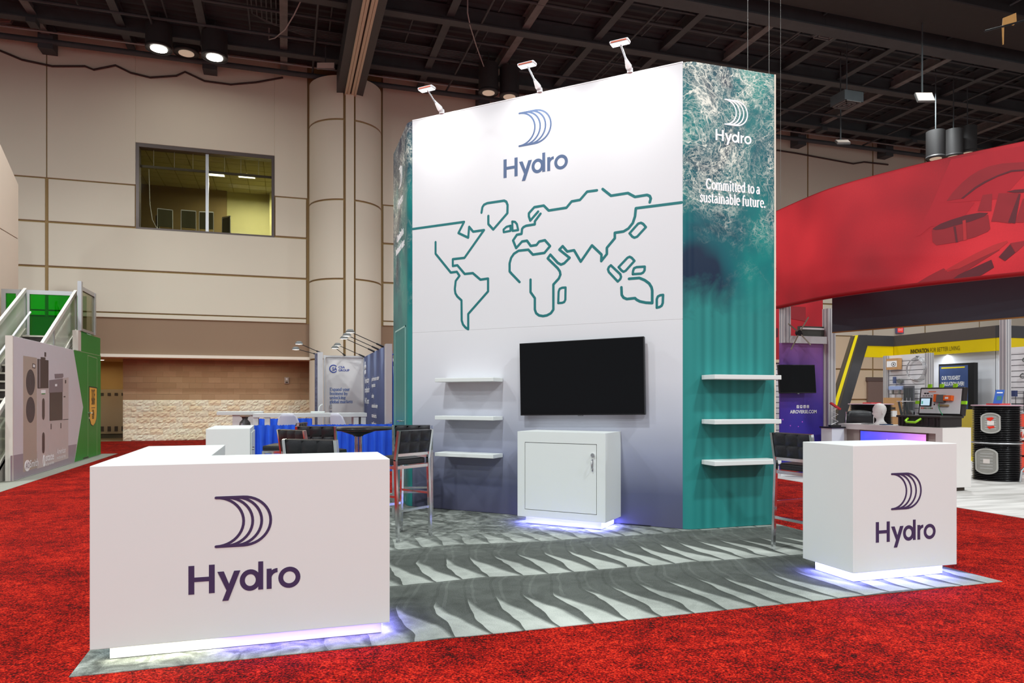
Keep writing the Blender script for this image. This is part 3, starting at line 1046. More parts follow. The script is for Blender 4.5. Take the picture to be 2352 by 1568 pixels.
def ocean():
    """printed sea foam fading into plain teal with pin stripes low down"""
    m, t, bs = nt('ocean_foam_print')
    co = N(t, 'ShaderNodeNewGeometry').outputs['Position']
    sp = N(t, 'ShaderNodeSeparateXYZ')
    t.links.new(co, sp.inputs[0])
    z = sp.outputs[2]
    w1 = noise(t, co, 1.3, 5, .6, .5)
    sub = N(t, 'ShaderNodeVectorMath', operation='SUBTRACT')
    t.links.new(w1.outputs[1], sub.inputs[0])
    sub.inputs[1].default_value = (.5, .5, .5)
    scl = N(t, 'ShaderNodeVectorMath', operation='SCALE')
    t.links.new(sub.outputs[0], scl.inputs[0])
    scl.inputs['Scale'].default_value = 1.1
    w2 = noise(t, co, 6, 4, .65)
    sub2 = N(t, 'ShaderNodeVectorMath', operation='SUBTRACT')
    t.links.new(w2.outputs[1], sub2.inputs[0])
    sub2.inputs[1].default_value = (.5, .5, .5)
    scl2 = N(t, 'ShaderNodeVectorMath', operation='SCALE')
    t.links.new(sub2.outputs[0], scl2.inputs[0])
    scl2.inputs['Scale'].default_value = .22
    ad = N(t, 'ShaderNodeVectorMath', operation='ADD')
    t.links.new(co, ad.inputs[0])
    t.links.new(scl.outputs[0], ad.inputs[1])
    ad2 = N(t, 'ShaderNodeVectorMath', operation='ADD')
    t.links.new(ad.outputs[0], ad2.inputs[0])
    t.links.new(scl2.outputs[0], ad2.inputs[1])
    webs = []
    for s, wd in ((3.4, .06), (8, .085), (19, .12)):
        v = N(t, 'ShaderNodeTexVoronoi', feature='DISTANCE_TO_EDGE')
        v.inputs['Scale'].default_value = s
        t.links.new(ad2.outputs[0], v.inputs['Vector'])
        q = math_n(t, 'SUBTRACT', 1, math_n(t, 'DIVIDE', v.outputs['Distance'], wd))
        q.node.use_clamp = True
        webs.append(q)
    mk = noise(t, co, 1.15, 4, .6, .8)
    mk2 = noise(t, co, 3.2, 4, .6, .6)
    up = N(t, 'ShaderNodeMapRange')
    t.links.new(z, up.inputs[0])
    up.inputs[1].default_value, up.inputs[2].default_value = 2.35, 3.7
    den = math_n(t, 'ADD', math_n(t, 'MULTIPLY_ADD', mk.outputs[0], 3.4, -1.95), math_n(t, 'MULTIPLY', up.outputs[0], .75))
    den = math_n(t, 'ADD', den, math_n(t, 'MULTIPLY_ADD', mk2.outputs[0], 1.4, -.7))
    den.node.use_clamp = True
    foam = math_n(t, 'ADD', math_n(t, 'ADD', math_n(t, 'MULTIPLY', webs[0], .8), math_n(t, 'MULTIPLY', webs[1], .65)), math_n(t, 'MULTIPLY', webs[2], .45))
    grain = noise(t, co, 30, 4, .7)
    foam = math_n(t, 'MULTIPLY', foam, math_n(t, 'MULTIPLY_ADD', grain.outputs[0], 1.5, .1))
    milky = math_n(t, 'MULTIPLY', math_n(t, 'SUBTRACT', den, .84), math_n(t, 'MULTIPLY', grain.outputs[0], 1.7))
    milky.node.use_clamp = True
    foam = math_n(t, 'ADD', math_n(t, 'MULTIPLY', foam, den), milky)
    foam = math_n(t, 'MULTIPLY', foam, up.outputs[0])
    foam.node.use_clamp = True
    dk = noise(t, co, .95, 3, .55, .6)
    deep = ramp(t, dk.outputs[0], [(.38, (12, 36, 62)), (.47, (0, 88, 98)), (.6, (0, 118, 116)), (.72, (16, 140, 130))])
    # plain teal below, with pin stripes
    st = math_n(t, 'ADD', sp.outputs[0], math_n(t, 'MULTIPLY', sp.outputs[1], 1.0))
    s1 = math_n(t, 'SINE', math_n(t, 'MULTIPLY', st, 58))
    s2 = math_n(t, 'SINE', math_n(t, 'MULTIPLY', st, 37))
    stripe = math_n(t, 'MULTIPLY_ADD', math_n(t, 'ADD', s1, s2), .10, .4)
    plain = ramp(t, stripe, [(.1, (28, 108, 106)), (.4, (40, 128, 124)), (.7, (48, 140, 136))])
    lo = N(t, 'ShaderNodeMapRange')
    t.links.new(math_n(t, 'ADD', z, math_n(t, 'MULTIPLY_ADD', mk2.outputs[0], .7, -.35)), lo.inputs[0])
    lo.inputs[1].default_value, lo.inputs[2].default_value = 2.3, 2.75
    base = mixc(t, lo.outputs[0], plain, deep)
    c = mixc(t, foam, base, lin((228, 230, 216)))
    t.links.new(c, bs.inputs['Base Color'])
    bs.inputs['Roughness'].default_value = .38
    bs.inputs['Specular IOR Level'].default_value = .3
    return m


OCEAN = ocean()
FADE = slate_fade()
tower = thing('display_tower', 'tall white and ocean-print exhibition tower standing on the grey booth carpet', 'tower', tuple(TO))
# white face: two stacked skins with a hair seam
for za, zb in ((.004, 2.248), (2.254, HT)):
    MB().obox(FW, (.03, za, -.02), (3.55, zb, 0)).build('printed_panel', FADE, tower)
MB().obox(FW, (.03, 2.24, -.03), (3.55, 2.26, -.0015)).build('panel_seam', mat('panel_seam_grey', (216, 216, 218), .7), tower)


def skin(pts, name, z0=.004, z1=HT):
    g = [[(x, y, z) for x, y in pts] for z in (z0, z1)]
    return MB().sheet(g[::-1], True)


# rounded corner, then the side face to the right
rc = []
cx, cy, rr = 4.19, 6.74 + .18, .18
for k in range(9):
    a = R(225 + 45 * k / 8)
    rc.append((cx + rr * math.cos(a), cy + rr * math.sin(a)))
RC = [(rc[0][0] - .004, rc[0][1] + .004)] + rc
skin(RC, 'corner').build('rounded_corner', OCEAN, tower)
MB().box((4.19, 6.74, .004), (5.18, 6.76, HT)).build('printed_panel', OCEAN, tower, 'teal sea-foam printed panel facing the aisle')
MB().box((5.18, 6.735, .004), (5.20, 6.80, HT)).build('edge_strip', mat('edge_cream', (222, 212, 196), .6), tower)
lc = []
cx, cy = 1.517 + .18, 9.413
for k in range(9):
    a = R(180 + 45 * k / 8)
    lc.append((cx + .18 * math.cos(a), cy + .18 * math.sin(a)))
skin(lc, 'corner').build('rounded_corner', OCEAN, tower)
MB().box((1.517, 9.413, .004), (1.537, 10.62, HT)).build('printed_panel', OCEAN, tower, 'teal sea-foam printed panel with a flush door')
MB().box((1.537, 10.42, .004), (5.18, 10.62, HT)).box((5.0, 6.9, .004), (5.17, 10.5, HT)).build('back_panel', FADE, tower)
MB().poly([(1.58, 9.45), (4.16, 6.87), (5.1, 6.87), (5.1, 10.5), (1.58, 10.5)], frame((0, 0, 4.9), (1, 0, 0), (0, 1, 0)), 0, .05).build('roof_panel', WHITE_METAL, tower)
MB().obox(FW, (.03, HT, -.05), (3.55, HT + .012, .003)).build('edge_strip', WHITE_METAL, tower)
# flush door on the left side face
FL = frame((1.517, 0, 0), (0, -1, 0))
dr = MB().obox(FL, (-10.42, .04, 0), (-9.52, 2.35, .004)).build('door', OCEAN, tower)
q = MB()
for a in ((-10.44, .04, -10.42, 2.37), (-9.52, .04, -9.50, 2.37), (-10.44, 2.35, -9.50, 2.37)):
    q.obox(FL, (a[0], a[1], 0), (a[2], a[3], .006))
q.build('door_edge', mat('pale_teal_edge', (160, 200, 190), .5), dr)
q = MB().cyl((1.517, 9.62, 1.10), (1.45, 9.62, 1.10), .014, n=10)
q.tube([(1.455, 9.62, 1.10), (1.45, 9.66, 1.10), (1.45, 9.76, 1.095)], .011, 8)
q.build('lever_handle', CHROME, dr)
MB().cyl((1.517, 9.62, 1.0), (1.49, 9.62, 1.0), .02, n=12).build('lock', CHROME, dr)

# ---- prints on the white face
emblem(FW, 1.575, 4.412, .437).build('emblem', BLUE_INK, tower)
wordmark(FW, 1.372, 4.068, .845).build('lettering', BLUE_INK, tower)
LW = .031
MAP = {'americas': [(0.035, 3.599), (0.814, 3.603), (0.731, 3.473), (0.874, 3.4), (0.887, 3.534), (0.945, 3.467), (1.1, 3.47), (0.819, 3.154), (0.648, 3.153), (0.648, 3.067), (0.715, 3.071), (0.823, 2.953), (0.94, 2.954), (1.049, 2.865), (1.157, 2.87), (1.157, 2.713), (0.874, 2.452), (0.874, 2.262), (0.834, 2.285), (0.798, 2.324), (0.779, 2.376), (0.776, 2.627), (0.715, 2.679), (0.686, 2.722), (0.678, 2.777), (0.691, 2.876), (0.747, 2.936), (0.707, 2.99), (0.618, 2.987), (0.389, 3.246), (0.389, 3.394)], 'greenland': [(1.064, 3.688), (1.077, 3.754), (1.1, 3.782), (1.146, 3.795), (1.381, 3.796), (1.41, 3.779), (1.428, 3.737), (1.425, 3.639), (1.23, 3.463), (1.161, 3.537), (1.161, 3.637)], 'europe': [(2.574, 3.761), (2.455, 3.762), (2.368, 3.679), (2.264, 3.675), (2.199, 3.61), (1.973, 3.605), (1.909, 3.671), (1.786, 3.667), (1.714, 3.604), (1.714, 3.566), (1.733, 3.514), (1.836, 3.609)], 'africa': [(1.867, 3.58), (1.793, 3.498), (1.793, 3.463), (1.678, 3.459), (1.642, 3.447), (1.623, 3.427), (1.617, 3.369), (1.554, 3.365), (1.502, 3.302), (1.544, 3.206), (1.623, 3.277), (1.689, 3.28), (1.738, 3.213), (1.814, 3.216), (1.85, 3.254), (1.924, 3.262), (1.991, 3.186), (1.918, 3.113), (1.767, 3.107), (1.707, 3.171), (1.576, 3.171), (1.514, 3.141), (1.476, 3.095), (1.455, 3.031), (1.455, 2.933), (1.488, 2.897), (1.59, 2.795)], 'asia': [(1.736, 2.813), (1.736, 2.664), (1.793, 2.589), (1.793, 2.454), (1.81, 2.41), (1.847, 2.382), (1.9, 2.371), (1.952, 2.377), (2.002, 2.4), (2.033, 2.44), (2.033, 2.733), (2.102, 2.797), (2.123, 2.84), (2.116, 2.879), (2.088, 2.919), (1.96, 3.045), (1.994, 3.086), (2.088, 2.982), (2.13, 2.957), (2.171, 2.969), (2.239, 3.026), (2.109, 3.133), (2.151, 3.17), (2.209, 3.102), (2.294, 3.109), (2.377, 2.97), (2.514, 3.143), (2.629, 3.028), (2.626, 2.954), (2.693, 3.028), (2.693, 3.098), (2.787, 3.196), (2.787, 3.257), (2.889, 3.261), (2.946, 3.288), (2.996, 3.343), (3.021, 3.413), (3.031, 3.502), (3.538, 3.502)], 'arctic': [(2.642, 3.767), (2.742, 3.678), (2.94, 3.682), (3.021, 3.629), (3.157, 3.633), (3.188, 3.617), (3.2, 3.588), (3.188, 3.548)], 'australia': [(2.952, 2.729), (3.071, 2.729), (3.132, 2.7), (3.182, 2.66), (3.208, 2.617), (3.216, 2.581), (3.216, 2.444), (3.145, 2.452), (3.077, 2.47), (3.04, 2.491), (3.021, 2.51), (2.927, 2.506), (2.889, 2.524), (2.868, 2.556), (2.864, 2.641)]}
for pts in MAP.values():
    MB().stroke(pts, LW, FW, 0, .001).build('map_outline', TEAL_INK, tower)
for pts in [[(2.959, 3.233), (3.058, 3.33), (3.089, 3.335), (3.114, 3.32), (3.145, 3.281), (3.046, 3.187), (3.015, 3.179), (2.99, 3.193)], [(2.832, 2.869), (2.933, 2.963), (2.959, 2.973), (2.984, 2.959), (3.015, 2.922), (2.914, 2.822), (2.889, 2.812), (2.864, 2.83)], [(2.74, 2.897), (2.851, 2.788), (2.86, 2.757), (2.851, 2.734), (2.822, 2.708), (2.717, 2.823), (2.706, 2.855), (2.717, 2.879)], [(2.996, 2.777), (2.999, 2.813), (3.011, 2.842), (3.04, 2.851), (3.132, 2.849), (3.13, 2.808), (3.114, 2.785), (3.089, 2.775)], [(2.095, 2.512), (2.1, 2.645), (2.113, 2.676), (2.144, 2.687), (2.188, 2.687), (2.185, 2.545), (2.171, 2.52), (2.144, 2.512)], [(3.267, 2.39), (3.267, 2.482), (3.279, 2.511), (3.305, 2.523), (3.337, 2.525), (3.333, 2.437), (3.321, 2.408), (3.297, 2.395)], [(1.491, 3.531), (1.529, 3.522), (1.554, 3.493), (1.571, 3.419), (1.496, 3.418)], [(1.467, 3.483), (1.413, 3.476), (1.372, 3.447), (1.375, 3.415), (1.467, 3.421)]]:
    MB().stroke(pts, LW * .9, FW, 0, .001, closed=True).build('map_outline', TEAL_INK, tower)

# ---- prints on the right face
FR = frame((0, 6.74, 0), (1, 0, 0))
emblem(FR, 4.54, 4.37, .30, .0015).build('emblem', WHITE_INK, tower)
wordmark(FR, 4.43, 4.19, .455, .0015).build('lettering', WHITE_INK, tower)
serif('Committed to a', FR, 4.312, 3.655, .685, .155, .118, .0015).build('lettering', WHITE_INK, tower)
serif('sustainable future.', FR, 4.235, 3.51, .835, .155, .118, .0015).build('lettering', WHITE_INK, tower)
# the same wording on the left side face
emblem(FL, -10.08, 4.33, .30, .0015).build('emblem', WHITE_INK, tower)
wordmark(FL, -10.18, 4.08, .455, .0015).build('lettering', WHITE_INK, tower)
serif('Committed to a', FL, -10.28, 3.62, .62, .15, .12, .0015).build('lettering', WHITE_INK, tower)
serif('sustainable future.', FL, -10.36, 3.45, .78, .15, .12, .0015).build('lettering', WHITE_INK, tower)

# ---- shelves
for z, lb in ((1.65, 'top white floating shelf on the white tower face'), (1.187, 'middle white floating shelf on the white tower face'), (.737, 'lowest white floating shelf on the white tower face')):
    t = thing('floating_shelf', lb, 'shelf', tuple(tl(.95, 0, z - .045)), 0, 'white shelves on the tower')
    MB().obox(FW, (.545, z - .047, .012), (1.369, z, .255)).build('board', WHITE, t, bevel=.004)
    MB().obox(FW, (.58, z - .04, 0), (1.33, z - .008, .012)).build('wall_cleat', WHITE_METAL, t)
for z, lb in ((1.65, 'top white floating shelf on the teal tower face'), (1.178, 'middle white floating shelf on the teal tower face'), (.745, 'lowest white floating shelf on the teal tower face')):
    t = thing('floating_shelf', lb, 'shelf', (4.66, 6.74, z - .045), 0, 'white shelves on the tower')
    MB().obox(FR, (4.25, z - .047, .012), (5.075, z, .26)).build('board', WHITE, t, bevel=.004)
    MB().obox(FR, (4.29, z - .04, 0), (5.03, z - .008, .012)).build('wall_cleat', WHITE_METAL, t)

# ---- television
tv = thing('television', 'large black flat television mounted on the white tower face above the cabinet', 'television', tuple(tl(2.405, -.06, 1.2)))
rl = R(.95)
o = tl(2.405, -.055, 1.637)
FT = frame(o, EX * math.cos(rl) + Vector((0, 0, math.sin(rl))), Vector((0, 0, math.cos(rl))) - EX * math.sin(rl))
MB().obox(FT, (-.755, -.425, 0), (.755, .425, .045)).build('housing', BLACK, tv, bevel=.006)
q = MB()
for a in ((-.755, -.425, .755, -.412), (-.755, .415, .755, .425), (-.755, -.425, -.745, .425), (.745, -.425, .755, .425)):
    q.obox(FT, (a[0], a[1], .04), (a[2], a[3], .052))
q.build('bezel', mat('tv_bezel', (30, 30, 32), .3, .3), tv)
MB().obox(FT, (-.745, -.412, .045), (.745, .415, .0485)).build('screen', mat('tv_screen', (9, 9, 12), .07, var=.02, spec=.22), tv)
MB().obox(FT, (-.03, -.435, .03), (.03, -.424, .048)).build('badge', mat('badge_grey', (120, 120, 125), .4, .5), tv)
MB().obox(FT, (-.2, -.2, -.054), (.2, .2, 0)).build('wall_mount', STEEL_BLACK, tv)

# ---- cabinet under the television
cab = thing('storage_cabinet', 'white one-door cabinet on a glowing plinth under the television', 'cabinet', tuple(tl(2.33, -.25, 0)))
FC = frame(tl(0, -.5, 0), EX)
q = MB().obox(FC, (1.818, .085, -.498), (2.858, 1.033, -.02))
q.obox(FC, (1.818, .085, -.02), (1.908, 1.033, 0)).obox(FC, (2.762, .085, -.02), (2.858, 1.033, 0))
q.obox(FC, (1.908, .085, -.02), (2.762, .165, 0)).obox(FC, (1.908, .915, -.02), (2.762, 1.033, 0))
q.build('body', WHITE, cab)
dr = MB().obox(FC, (1.914, .171, -.018), (2.756, .909, -.001)).build('door', WHITE, cab)
MB().obox(FC, (1.906, .163, -.0185), (2.764, .917, -.0175)).build('door_gap', SHADOW_GAP, cab)
o = tl(2.72, -.5, .80)
MB().cyl(o, o - EY * .022, .02, n=14).build('lock', CHROME, dr)
h = MB().tube([tl(2.715, -.5, .735), tl(2.715, -.53, .73), tl(2.715, -.53, .655), tl(2.715, -.5, .65)], .006, 8)
h.obox(FC, (2.706, .625, 0), (2.724, .755, .004)).build('pull_handle', CHROME, dr)
MB().obox(FC, (1.888, .004, -.47), (2.788, .085, -.07)).build('plinth', WHITE, cab)
LED_BLUE = mat('led_blue_white', (208, 204, 255), .4, var=.01, emit=4)
LED_VIOLET = mat('led_violet', (168, 140, 255), .4, var=.01, emit=1.6)
LED_WARM = mat('led_warm', (255, 250, 226), .4, var=.01, emit=2.2)
q = MB().obox(FC, (1.888, .076, -.068), (2.788, .0845, -.052)).obox(FC, (2.79, .076, -.47), (2.806, .0845, -.06)).obox(FC, (1.868, .076, -.47), (1.884, .0845, -.06))
q.build('led_strip', LED_BLUE, cab)
p_ = MB().obox(FW, (2.86, .004, .001), (3.2, .012, .02)).build('floor_cable', BLACK, None, 'thin black cable along the foot of the white tower face', 'cable')


def strip_light(p, q, power, color, w=.02):
    p, q = Vector(p), Vector(q)
    d = q - p
    l = bpy.data.lights.new('led_light', 'AREA')
    l.energy = power
    l.color = color
    l.shape = 'RECTANGLE'
    l.size, l.size_y = d.length, w
    o = bpy.data.objects.new('led_light', l)
    o.location = (p + q) / 2
    o.rotation_euler = (0, 0, math.atan2(d.y, d.x))
    COL.objects.link(o)


BLU = (.22, .22, 1)
for p, q, e in (((1.88, -.54), (2.8, -.54), 8), ((2.82, -.44), (2.82, -.06), 4.5), ((1.855, -.44), (1.855, -.06), 4.5)):
    strip_light(tl(p[0], p[1], .074), tl(q[0], q[1], .074), e, BLU)


# ---- three arm lamps clipped to the top edge
def arm_lamp(s, lb):
    t = thing('arm_spotlight', lb, 'spotlight', tuple(tl(s, 0, HT)))
    b = tl(s, .0, HT + .012)
    MB().cyl(b, b + Vector((0, 0, .05)), .035, .03, n=12).build('clamp', WHITE_METAL, t)
    k = b - EY * .09 + Vector((0, 0, .18)) - EX * .02
    q = MB().cyl(b + Vector((0, 0, .02)), b + Vector((0, 0, .05)) - EY * .05, .026, .036, n=12)
    q.cyl(b + Vector((0, 0, .05)) - EY * .05, b + Vector((0, 0, .095)) - EY * .15, .036, .014, n=12).build('driver_housing', WHITE_METAL, t)
    h = b - EY * .34 + Vector((0, 0, .185))
    MB().cyl(b + Vector((0, 0, .085)) - EY * .14, h, .011, n=8).build('arm', CHROME, t)
    f = frame(h, EX, EY * -1)
    MB().obox(f, (-.105, -.05, -.02), (.105, .05, .012)).build('head', WHITE_METAL, t, bevel=.012)
    MB().obox(f, (-.085, .049, -.008), (.085, .0515, .006)).build('heat_plate', mat('copper_plate', (178, 92, 70), .35, .6), t)
    MB().obox(f, (-.095, -.042, .012), (.095, .042, .016)).build('lens', mat('arm_lens', (255, 255, 255), .3, emit=1.1), t)
    area('arm_light', tuple(h - Vector((0, 0, .05)) - EY * .05), .2, 6, (1, .98, .97), tuple(tl(s + .05, 0, HT - 1.3)), sy=.08, spread=140)


for s, lb in ((.485, 'leftmost of three white arm spotlights on top of the white tower face'), (1.858, 'middle of three white arm spotlights on top of the white tower face'), (2.964, 'rightmost of three white arm spotlights on top of the white tower face')):
    arm_lamp(s, lb)
for x, y, lb in ((4.88, 6.80, 'thin suspension wire rising from the tower top, nearer the white face'), (5.16, 6.80, 'thin suspension wire rising from the outer end of the tower top')):
    MB().cyl((x, y, HT), (x, y, 12.5), .0028, n=6).build('suspension_wire', WIRE_D, None, lb, 'wire')

# ---------------------------------------------------------------- white counters of the booth
FA = frame((0, 4.26, 0), (1, 0, 0))
desk = thing('reception_counter', 'large white L-shaped counter with the dark emblem, front left on the grey carpet', 'counter', (-.2, 4.6, 0))
MB().box((-.98, 4.26, .08), (.587, 4.84, 1.045)).build('front_body', WHITE, desk, bevel=.003)
MB().box((-.975, 4.843, .08), (-.442, 5.925, 1.045)).build('return_body', WHITE, desk, bevel=.003)
MB().box((-.90, 4.33, .004), (.547, 4.76, .08)).build('plinth', WHITE, desk)
MB().box((-.90, 4.78, .004), (-.52, 5.86, .08)).build('plinth', WHITE, desk)
emblem(FA, -.372, .578, .30).build('emblem', NAVY_INK, desk)
wordmark(FA, -.504, .332, .585).build('lettering', NAVY_INK, desk)
MB().box((-.90, 4.312, .068), (-.37, 4.328, .0795)).build('led_strip', LED_WARM, desk, 'warm white led strip')
MB().box((-.36, 4.312, .068), (.547, 4.328, .0795)).build('led_strip', LED_VIOLET, desk, 'violet led strip')
MB().box((.549, 4.34, .068), (.565, 4.76, .0795)).build('led_strip', LED_VIOLET, desk)
strip_light((-.9, 4.285, .066), (-.37, 4.285, .066), 1.3, (1, .97, .82))
strip_light((-.36, 4.285, .066), (.55, 4.285, .066), 2.6, (.30, .22, 1))
strip_light((.575, 4.34, .066), (.575, 4.76, .066), 3, (.25, .22, 1))
strip_light((-.935, 4.4, .066), (-.935, 5.8, .066), .9, (.75, .9, 1))

cube = thing('plinth_counter', 'small white cube counter with the dark emblem on a glowing plinth, right', 'counter', (4.55, 4.65, 0))
FK = frame((0, 4.375, 0), (1, 0, 0))
MB().box((4.065, 4.375, .085), (5.08, 4.925, 1.045)).build('body', WHITE, cube, bevel=.003)
MB().box((4.135, 4.445, .004), (5.01, 4.86, .085)).build('plinth', WHITE, cube)
emblem(FK, (4.423, 4.375, 0.546)[0], (4.423, 4.375, 0.546)[2], .30).build('emblem', NAVY_INK, cube)
wordmark(FK, (4.278, 4.375, 0.305)[0], (4.278, 4.375, 0.305)[2], .585).build('lettering', NAVY_INK, cube)
MB().box((4.135, 4.425, .074), (5.01, 4.441, .0845)).box((4.115, 4.445, .074), (4.131, 4.86, .0845)).box((5.014, 4.445, .074), (5.03, 4.86, .0845)).build('led_strip', LED_BLUE, cube)
for p, q, e in (((4.12, 4.41), (5.02, 4.41), 8.5), ((4.10, 4.44), (4.10, 4.87), 7), ((5.045, 4.44), (5.045, 4.87), 6)):
    strip_light(p + (.072,), q + (.072,), e, BLU)

rear = thing('storage_cabinet', 'white box cabinet with a side door, behind the return of the large counter', 'cabinet', (-.63, 9.6, 0))
MB().box((-.885, 9.05, .08), (-.40, 10.2, 1.045)).build('body', WHITE, rear, bevel=.003)
MB().box((-.82, 9.12, .004), (-.46, 10.14, .08)).build('plinth', WHITE, rear)
dr = MB().box((-.398, 9.14, .15), (-.385, 10.1, .99)).build('door', WHITE, rear)
MB().cyl((-.385, 9.2, .80), (-.36, 9.2, .80), .02, n=12).build('lock', CHROME, dr)
MB().tube([(-.385, 9.2, .70), (-.345, 9.2, .69), (-.345, 9.2, .56), (-.385, 9.2, .55)], .008, 8).build('pull_handle', CHROME, dr)

# ---------------------------------------------------------------- bar stools
W2 = .225


def make_stool():
    t = thing('bar_stool', 'stool', 'stool', (0, 0, 0), 0, 'chrome bar stools with tufted black backs')
    for s in (-1, 1):
        q = MB().bar((s * W2, -.22, 0), (s * W2, -.185, .80), .026, .03, (0, 1, 0))
        q.bar((s * W2, -.185, .79), (s * W2, -.235, 1.085), .026, .03, (0, 1, 0))
        q.build('leg', CHROME, t)
        MB().bar((s * W2, .215, 0), (s * W2, .195, .735), .026, .03, (0, 1, 0)).build('leg', CHROME, t)
    q = MB()
    for s in (-1, 1):
        q.bar((s * (W2 - .005), -.19, .722), (s * (W2 - .005), .21, .722), .018, .03)
    q.bar((-W2, -.19, .722), (W2, -.19, .722), .018, .03).bar((-W2, .2, .722), (W2, .2, .722), .018, .03)
    q.build('seat_frame', CHROME, t)
    q = MB().bar((-W2, .206, .30), (W2, .206, .30), .018, .024)
    q.build('footrest', CHROME, t)
    MB().bar((-W2, -.208, .30), (W2, -.208, .30), .018, .024).build('footrest', CHROME, t)
    for s in (-1, 1):
        MB().bar((s * W2, -.2, .44), (s * W2, .205, .44), .018, .022).build('stretcher', CHROME, t)
    MB().bar((-W2, -.192, .845), (W2, -.192, .845), .022, .03).build('back_rail', CHROME, t)
    q = MB().box((-.205, -.165, .74), (.205, .215, .80))
    q.pillow(frame((0, .025, .80), (1, 0, 0), (0, 1, 0)), (-.205, -.19), (.205, .19), .02)
    q.build('seat', BLACK_LEATHER, t, bevel=.015)
    # backrest, tilted, with six tufts on each side
    ty = Vector((0, -.16, .987))
    o = Vector((0, -.19, .862))
    fb = frame(o, (1, 0, 0), ty)
    ff = (o, Vector((-1, 0, 0)), fb[1 + 1], -fb[3])
    q = MB().obox(fb, (-.205, 0, -.022), (.205, .225, .022))
    for f in (fb, ff):
        fo = (f[0] + f[3] * .022, f[1], f[2], f[3])
        for i in range(3):
            for j in range(2):
                q.pillow(fo, (-.205 + i * .1367 + .003, j * .1125 + .003), (-.205 + (i + 1) * .1367 - .003, (j + 1) * .1125 - .003), .013, 5)
    q.build('backrest', BLACK_LEATHER, t)
    return t


st0 = make_stool()
STOOLS = [
    ((1.10, 7.29), 34.7, 'black tufted bar stool with its back to us, between large counter and tower'),
    ((4.56, 5.43), -82, 'black tufted bar stool half hidden behind the small cube counter'),
    ((1.47, 8.62), -12, 'black bar stool farther back, seen just over the stool by the tower'),
    ((.31, 5.88), -35, 'nearest bar stool behind the large counter, only the top of its back showing'),
    ((.25, 7.63), -57, 'bar stool turned right behind the large counter, left of the squarer back'),
    ((.42, 8.57), -24, 'bar stool pushed up to the left side of the round high table'),
    ((-.02, 9.72), 76, 'bar stool turned left in front of the blue drape, its long seat showing'),
]
for i, ((x, y), rz, lb) in enumerate(STOOLS):
    if i == 0:
        st0.location, st0.rotation_euler = (x, y, .002), (0, 0, R(rz))
        st0['label'] = lb
    else:
        clone(st0, (x, y, .002), R(rz), lb)

tb = thing('high_table', 'round black-topped high table on a chrome column behind the stools', 'table', (.86, 9.06, 0))
MB().lathe([(0, 1.012), (.40, 1.012), (.45, 1.022), (.455, 1.034), (.45, 1.045), (0, 1.047)], (.86, 9.06, 0), 48).build('tabletop', mat('black_table_top', (36, 34, 35), .2, var=.05), tb)
MB().lathe([(.05, .93), (.07, .95), (.24, 1.008), (.24, 1.012), (0, 1.012)], (.86, 9.06, 0), 24).build('support_cone', BLACK, tb)
for a in (45, 135, 225, 315):
    x, y = .86 + .035 * math.cos(R(a)), 9.06 + .035 * math.sin(R(a))
    MB().cyl((x, y, .05), (x, y, .95), .021, n=12).build('column_tube', CHROME, tb)
MB().lathe([(.0, .0), (.28, .0), (.28, .012), (.08, .05), (0, .055)], (.86, 9.06, 0), 32).build('base', CHROME, tb)

# ---------------------------------------------------------------- neighbour booth behind: blue drape and grey hard walls
DRAPE = mat('royal_blue_drape', (36, 100, 240), .75, var=.14, scale=5)
def drape(p, q, z0, z1, amp=.035, folds=14, ny=1, hem=True, rs=3):
    p, q = Vector(p), Vector(q)
    d = (q - p)
    nrm = Vector((d.y, -d.x, 0)).normalized()
    rr = random.Random(rs)
    n = folds * 8
    ph = 0
    off = []
    for i in range(n + 1):
        ph += rr.uniform(.4, 1.15) * 2 * math.pi / 8
        off.append(amp * math.sin(ph) + amp * .4 * math.sin(ph * .37 + 1))
    g = []
    for k in range(9):
        f = k / 8
        z = z0 + (z1 - z0) * f
        pinch = 1 - .65 * max(0, (f - .80) / .2)
        g.append([p + d * (i / n) + nrm * (off[i] * pinch) + Vector((0, 0, z + (.006 * math.sin(off[i] * 300) if k == 8 else 0))) for i in range(n + 1)])
    return MB().sheet(g)


t = thing('pipe_and_drape', 'low royal blue drape fence behind the round high table', 'drape', (.7, 13.8, 0))
drape((-.75, 13.8, 0), (1.95, 13.8, 0), .02, .915, .03, 22).build('curtain', DRAPE, t)
MB().cyl((-.75, 13.84, .86), (1.95, 13.84, .86), .015, n=8).build('rail', ALU, t)
for x in (-.75, 1.93):
    MB().cyl((x, 13.86, 0), (x, 13.86, .95), .022, n=8).build('upright', ALU, t)
t = thing('pipe_and_drape', 'tall royal blue drape beside the navy printed panel', 'drape', (2.05, 14.6, 0))
drape((2.02, 14.35, 0), (2.02, 17.8, 0), .02, 2.36, .025, 18, rs=5).build('curtain', DRAPE, t)
MB().cyl((2.09, 14.3, 2.30), (2.09, 17.8, 2.30), .02, n=8).build('rail', ALU, t)
t = thing('pipe_and_drape', 'royal blue drape seen under the white work table', 'drape', (.2, 18.2, 0))
drape((-1.0, 18.15, 0), (.62, 18.15, 0), .02, .92, .03, 14, rs=8).build('curtain', DRAPE, t)
MB().cyl((-1.0, 18.22, .86), (.62, 18.22, .86), .02, n=8).build('rail', ALU, t)

